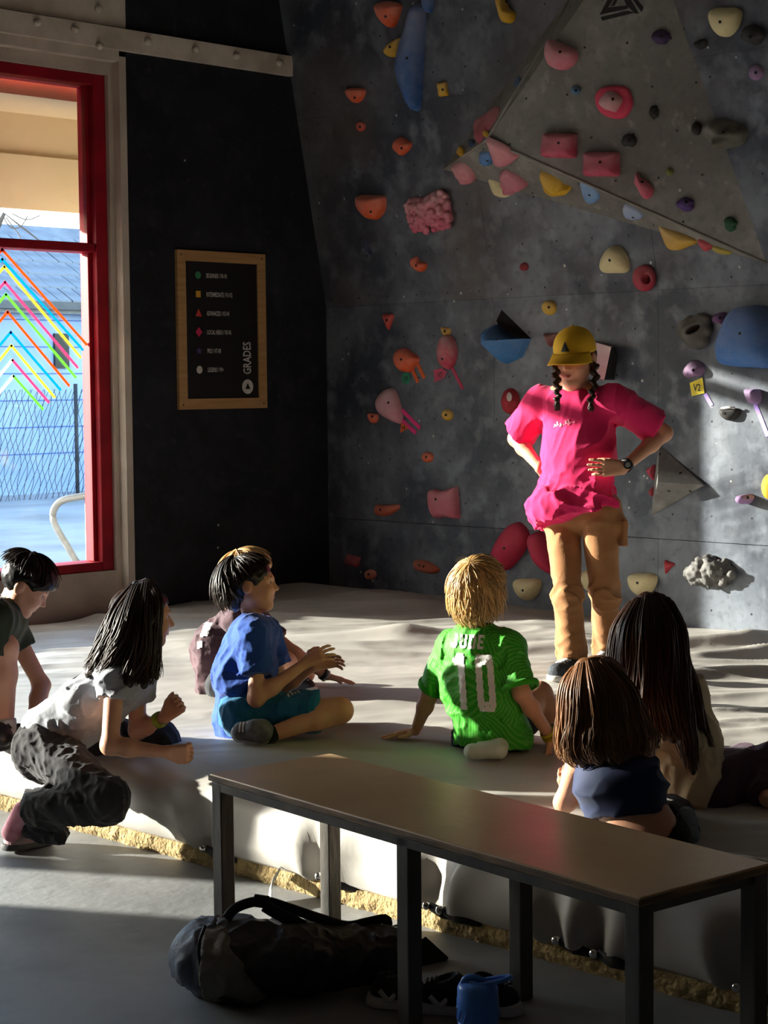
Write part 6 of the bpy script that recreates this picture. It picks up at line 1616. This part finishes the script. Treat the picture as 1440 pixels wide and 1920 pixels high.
S_ = Sdf(); S_.cone(g0(400, .100, 4.97), g0(470, .10, 4.96), .100, .108, .03, flat=fw, fs=1.35); S_.cut(lambda p: 0.004-p[..., 2]); S_.cut(lambda p: (p-g0(492, .05, 5.0))@nrm(rt*.8+up*.55)); S_.cut(lambda p: (g0(380, .12, 4.9)-p)@rt)
put('side_panel', S_, m_bgr, bag, .006, folds(.012, 12, (cv(.4, 1, 0), .4), 8.))
S_ = Sdf(); S_.cone(g0(388, .100, 5.00), g0(430, .105, 5.00), .098, .106, .03, flat=fw, fs=1.35); S_.cut(lambda p: 0.004-p[..., 2]); S_.cut(lambda p: (p-g0(405, .05, 5.0))@rt)
put('end_pocket', S_, m_bbl, bag, .006, folds(.018, 13, (cv(.2, 1, 0), .4), 1.))
sp_ = catmull([J(425, 1722, 4.95), J(440, 1704, 4.97), J(470, 1692, 4.98), J(500, 1690, 4.99), J(540, 1702, 5.0), J(600, 1722, 5.02), J(650, 1736, 5.05), J(690, 1729, 5.07), J(725, 1724, 5.08), J(722, 1752, 5.08)], 40)
tube('strap', sp_, .014, m_strapk, bag, n=8, flat=.45, flatdir=fw)
obox('buckle', J(490, 1690, 4.98), [cv(1, -.15, 0), cv(.15, 1, 0), fw], (.022, .017, .008), m_black, bag, .004)
tube('strap', catmull([J(497, 1698, 4.97), J(520, 1712, 4.98), J(570, 1738, 4.98)], 14), .018, m_strapk, bag, n=8, flat=.3, flatdir=fw)
fl_ = catmull([J(770, 1800, 5.2), J(800, 1780, 5.2), J(822, 1775, 5.22), J(836, 1796, 5.22)], 8)
V = [J(770, 1775, 5.2), J(798, 1756, 5.22), J(841, 1795, 5.25), J(836, 1803, 5.25), J(775, 1830, 5.2), J(760, 1815, 5.18)]
V2 = [v+fw*.02-up*.006 for v in V]; k = 6
mesh_obj('flap', V+V2, [tuple(range(k)), tuple(range(2*k-1, k-1, -1))]+[(i, i+k, (i+1) % k+k, (i+1) % k) for i in range(k)], mat('dark_brown_flap', '#221b16', .8, bump=.2), bag)
tube('piping', catmull([J(385, 1735, 4.87), J(372, 1780, 4.85), J(386, 1840, 4.85), J(425, 1878, 4.86), J(475, 1888, 4.87)], 20), .005, m_black, bag, 6)
tag(bag, 'black and grey duffel bag lying under the bench', 'bag')

# ================================================================== WATER BOTTLE
bc = J(896, 1900, 4.36); bc = np.array([bc[0], bc[1], 0.0])
bt = empty('water_bottle', bc)
m_bot = mat('matte_blue_bottle', '#3f7bd8', .38, '#386fca', 8); m_lid = mat('blue_plastic_lid', '#5590ea', .35, '#4a84de', 8)
def lathe(name, prof_, material, parent, n=32):
    V = []; 
    for r_, z_ in prof_:
        for j in range(n): V.append(bc+np.array([r_*math.cos(2*math.pi*j/n), r_*math.sin(2*math.pi*j/n), z_]))
    m_ = len(prof_)
    Fc = [(i*n+j, i*n+(j+1) % n, (i+1)*n+(j+1) % n, (i+1)*n+j) for i in range(m_-1) for j in range(n)]
    Fc += [tuple(range(n))[::-1], tuple((m_-1)*n+j for j in range(n))]
    return mesh_obj(name, V, Fc, material, parent, smooth=True)
TOPZ = 0.232
lathe('body', [(.044, 0), (.048, .004), (.049, .02), (.049, TOPZ-.098), (.0485, TOPZ-.094)], m_bot, bt)
lid = lathe('lid', [(.0475, TOPZ-.094), (.050, TOPZ-.092), (.0505, TOPZ-.055), (.0505, TOPZ-.040), (.049, TOPZ-.036), (.049, TOPZ-.014), (.044, TOPZ-.004), (.030, TOPZ), (.004, TOPZ)], m_lid, bt)
for k in range(16):
    a = 2*math.pi*k/16+.1; p = bc+np.array([.0502*math.cos(a), .0502*math.sin(a), 0])
    tg = np.array([-math.sin(a), math.cos(a), 0])
    tube('grip_ridge', [p+UZ*(TOPZ-.088)-tg*.006, p+UZ*(TOPZ-.060)+tg*.006], .0018, m_lid, lid, 5)
hz = bc+UZ*(TOPZ-.004)
hd_ = nrm(rt*1.0-fw*.1); hd_[2] = 0; hd_ = nrm(hd_); hs_ = np.array([-hd_[1], hd_[0], 0])
lp = [hz-hd_*.02+hs_*.018, hz+hd_*.02+hs_*.017+UZ*.005, hz+hd_*.062+hs_*.013+UZ*.014, hz+hd_*.078+UZ*.018, hz+hd_*.062-hs_*.013+UZ*.014, hz+hd_*.02-hs_*.017+UZ*.005, hz-hd_*.02-hs_*.018]
tube('carry_loop', catmull(lp, 30), .0075, m_lid, lid, 8, flat=.7)
tube('spout', catmull([hz-hd_*.035-UZ*.004, hz-hd_*.028+UZ*.010, hz-hd_*.010+UZ*.014, hz+hd_*.015+UZ*.006], 12), [.009]*12, m_lid, lid, 8)
tag(bt, 'bright blue water bottle with flip spout and carry loop on the floor', 'bottle')

# ================================================================== TRAINERS UNDER THE BENCH
def trainer(label, heel, toe):
    d = nrm(toe-heel); sd = np.cross(d, UZ); r = empty('trainer', mid(heel, toe)*np.array([1, 1, 0]))
    S_ = Sdf(); S_.cone(heel+UZ*.05, heel+d*.02+UZ*.085, .040, .036, .02); S_.cone(heel+UZ*.05, toe-d*.045+UZ*.045, .042, .038, .03, flat=sd, fs=1.1); S_.cut(lambda p: .028-p[..., 2])
    S_.sub(heel+d*.03+UZ*.12, np.eye(3), (.03, .03, .045), .01)
    put('upper', S_, mat('black_knit_upper', '#15171a', .8, '#23262a', 40, bump=.3), r, .0045)
    T = Sdf(); T.cone(heel+UZ*.016, toe-d*.04+UZ*.016, .048, .046, .01); T.cut(lambda p: np.abs(p[..., 2]-.017)-.016)
    put('sole', T, mat('white_foam_sole', '#c9c7c2', .7), r, .0045)
    for sgn in (-1, 1):
        tube('side_stripe', catmull([mid(heel, toe, .2)+UZ*.055+sd*sgn*.046, mid(heel, toe, .38)+UZ*.038+sd*sgn*.048, mid(heel, toe, .62)+UZ*.06+sd*sgn*.043], 12), .007, mat('white_stripe', '#d2d0ca', .6), r, 6, flat=.4, flatdir=sd)
    for q_ in (.5, .6, .7):
        p = mid(heel, toe, q_)+UZ*(.092-.03*(q_-.5)); tube('lace', [p-sd*.022, p+UZ*.004, p+sd*.022], .0035, mat('black_lace', '#222326', .8), r, 5)
    tag(r, label, 'shoe')
trainer('black and white trainer between the bag and the blue bottle', on_z(860, 1925, 0)+fw*.12, on_z(780, 1918, 0)+fw*.10)
trainer('black and white trainer half hidden behind the middle bench leg', on_z(765, 1925, 0)+fw*.16, on_z(690, 1905, 0)+fw*.10)
trainer('black and white trainer standing behind the blue bottle', on_z(905, 1945, 0)+fw*.22, on_z(985, 1945, 0)+fw*.16)
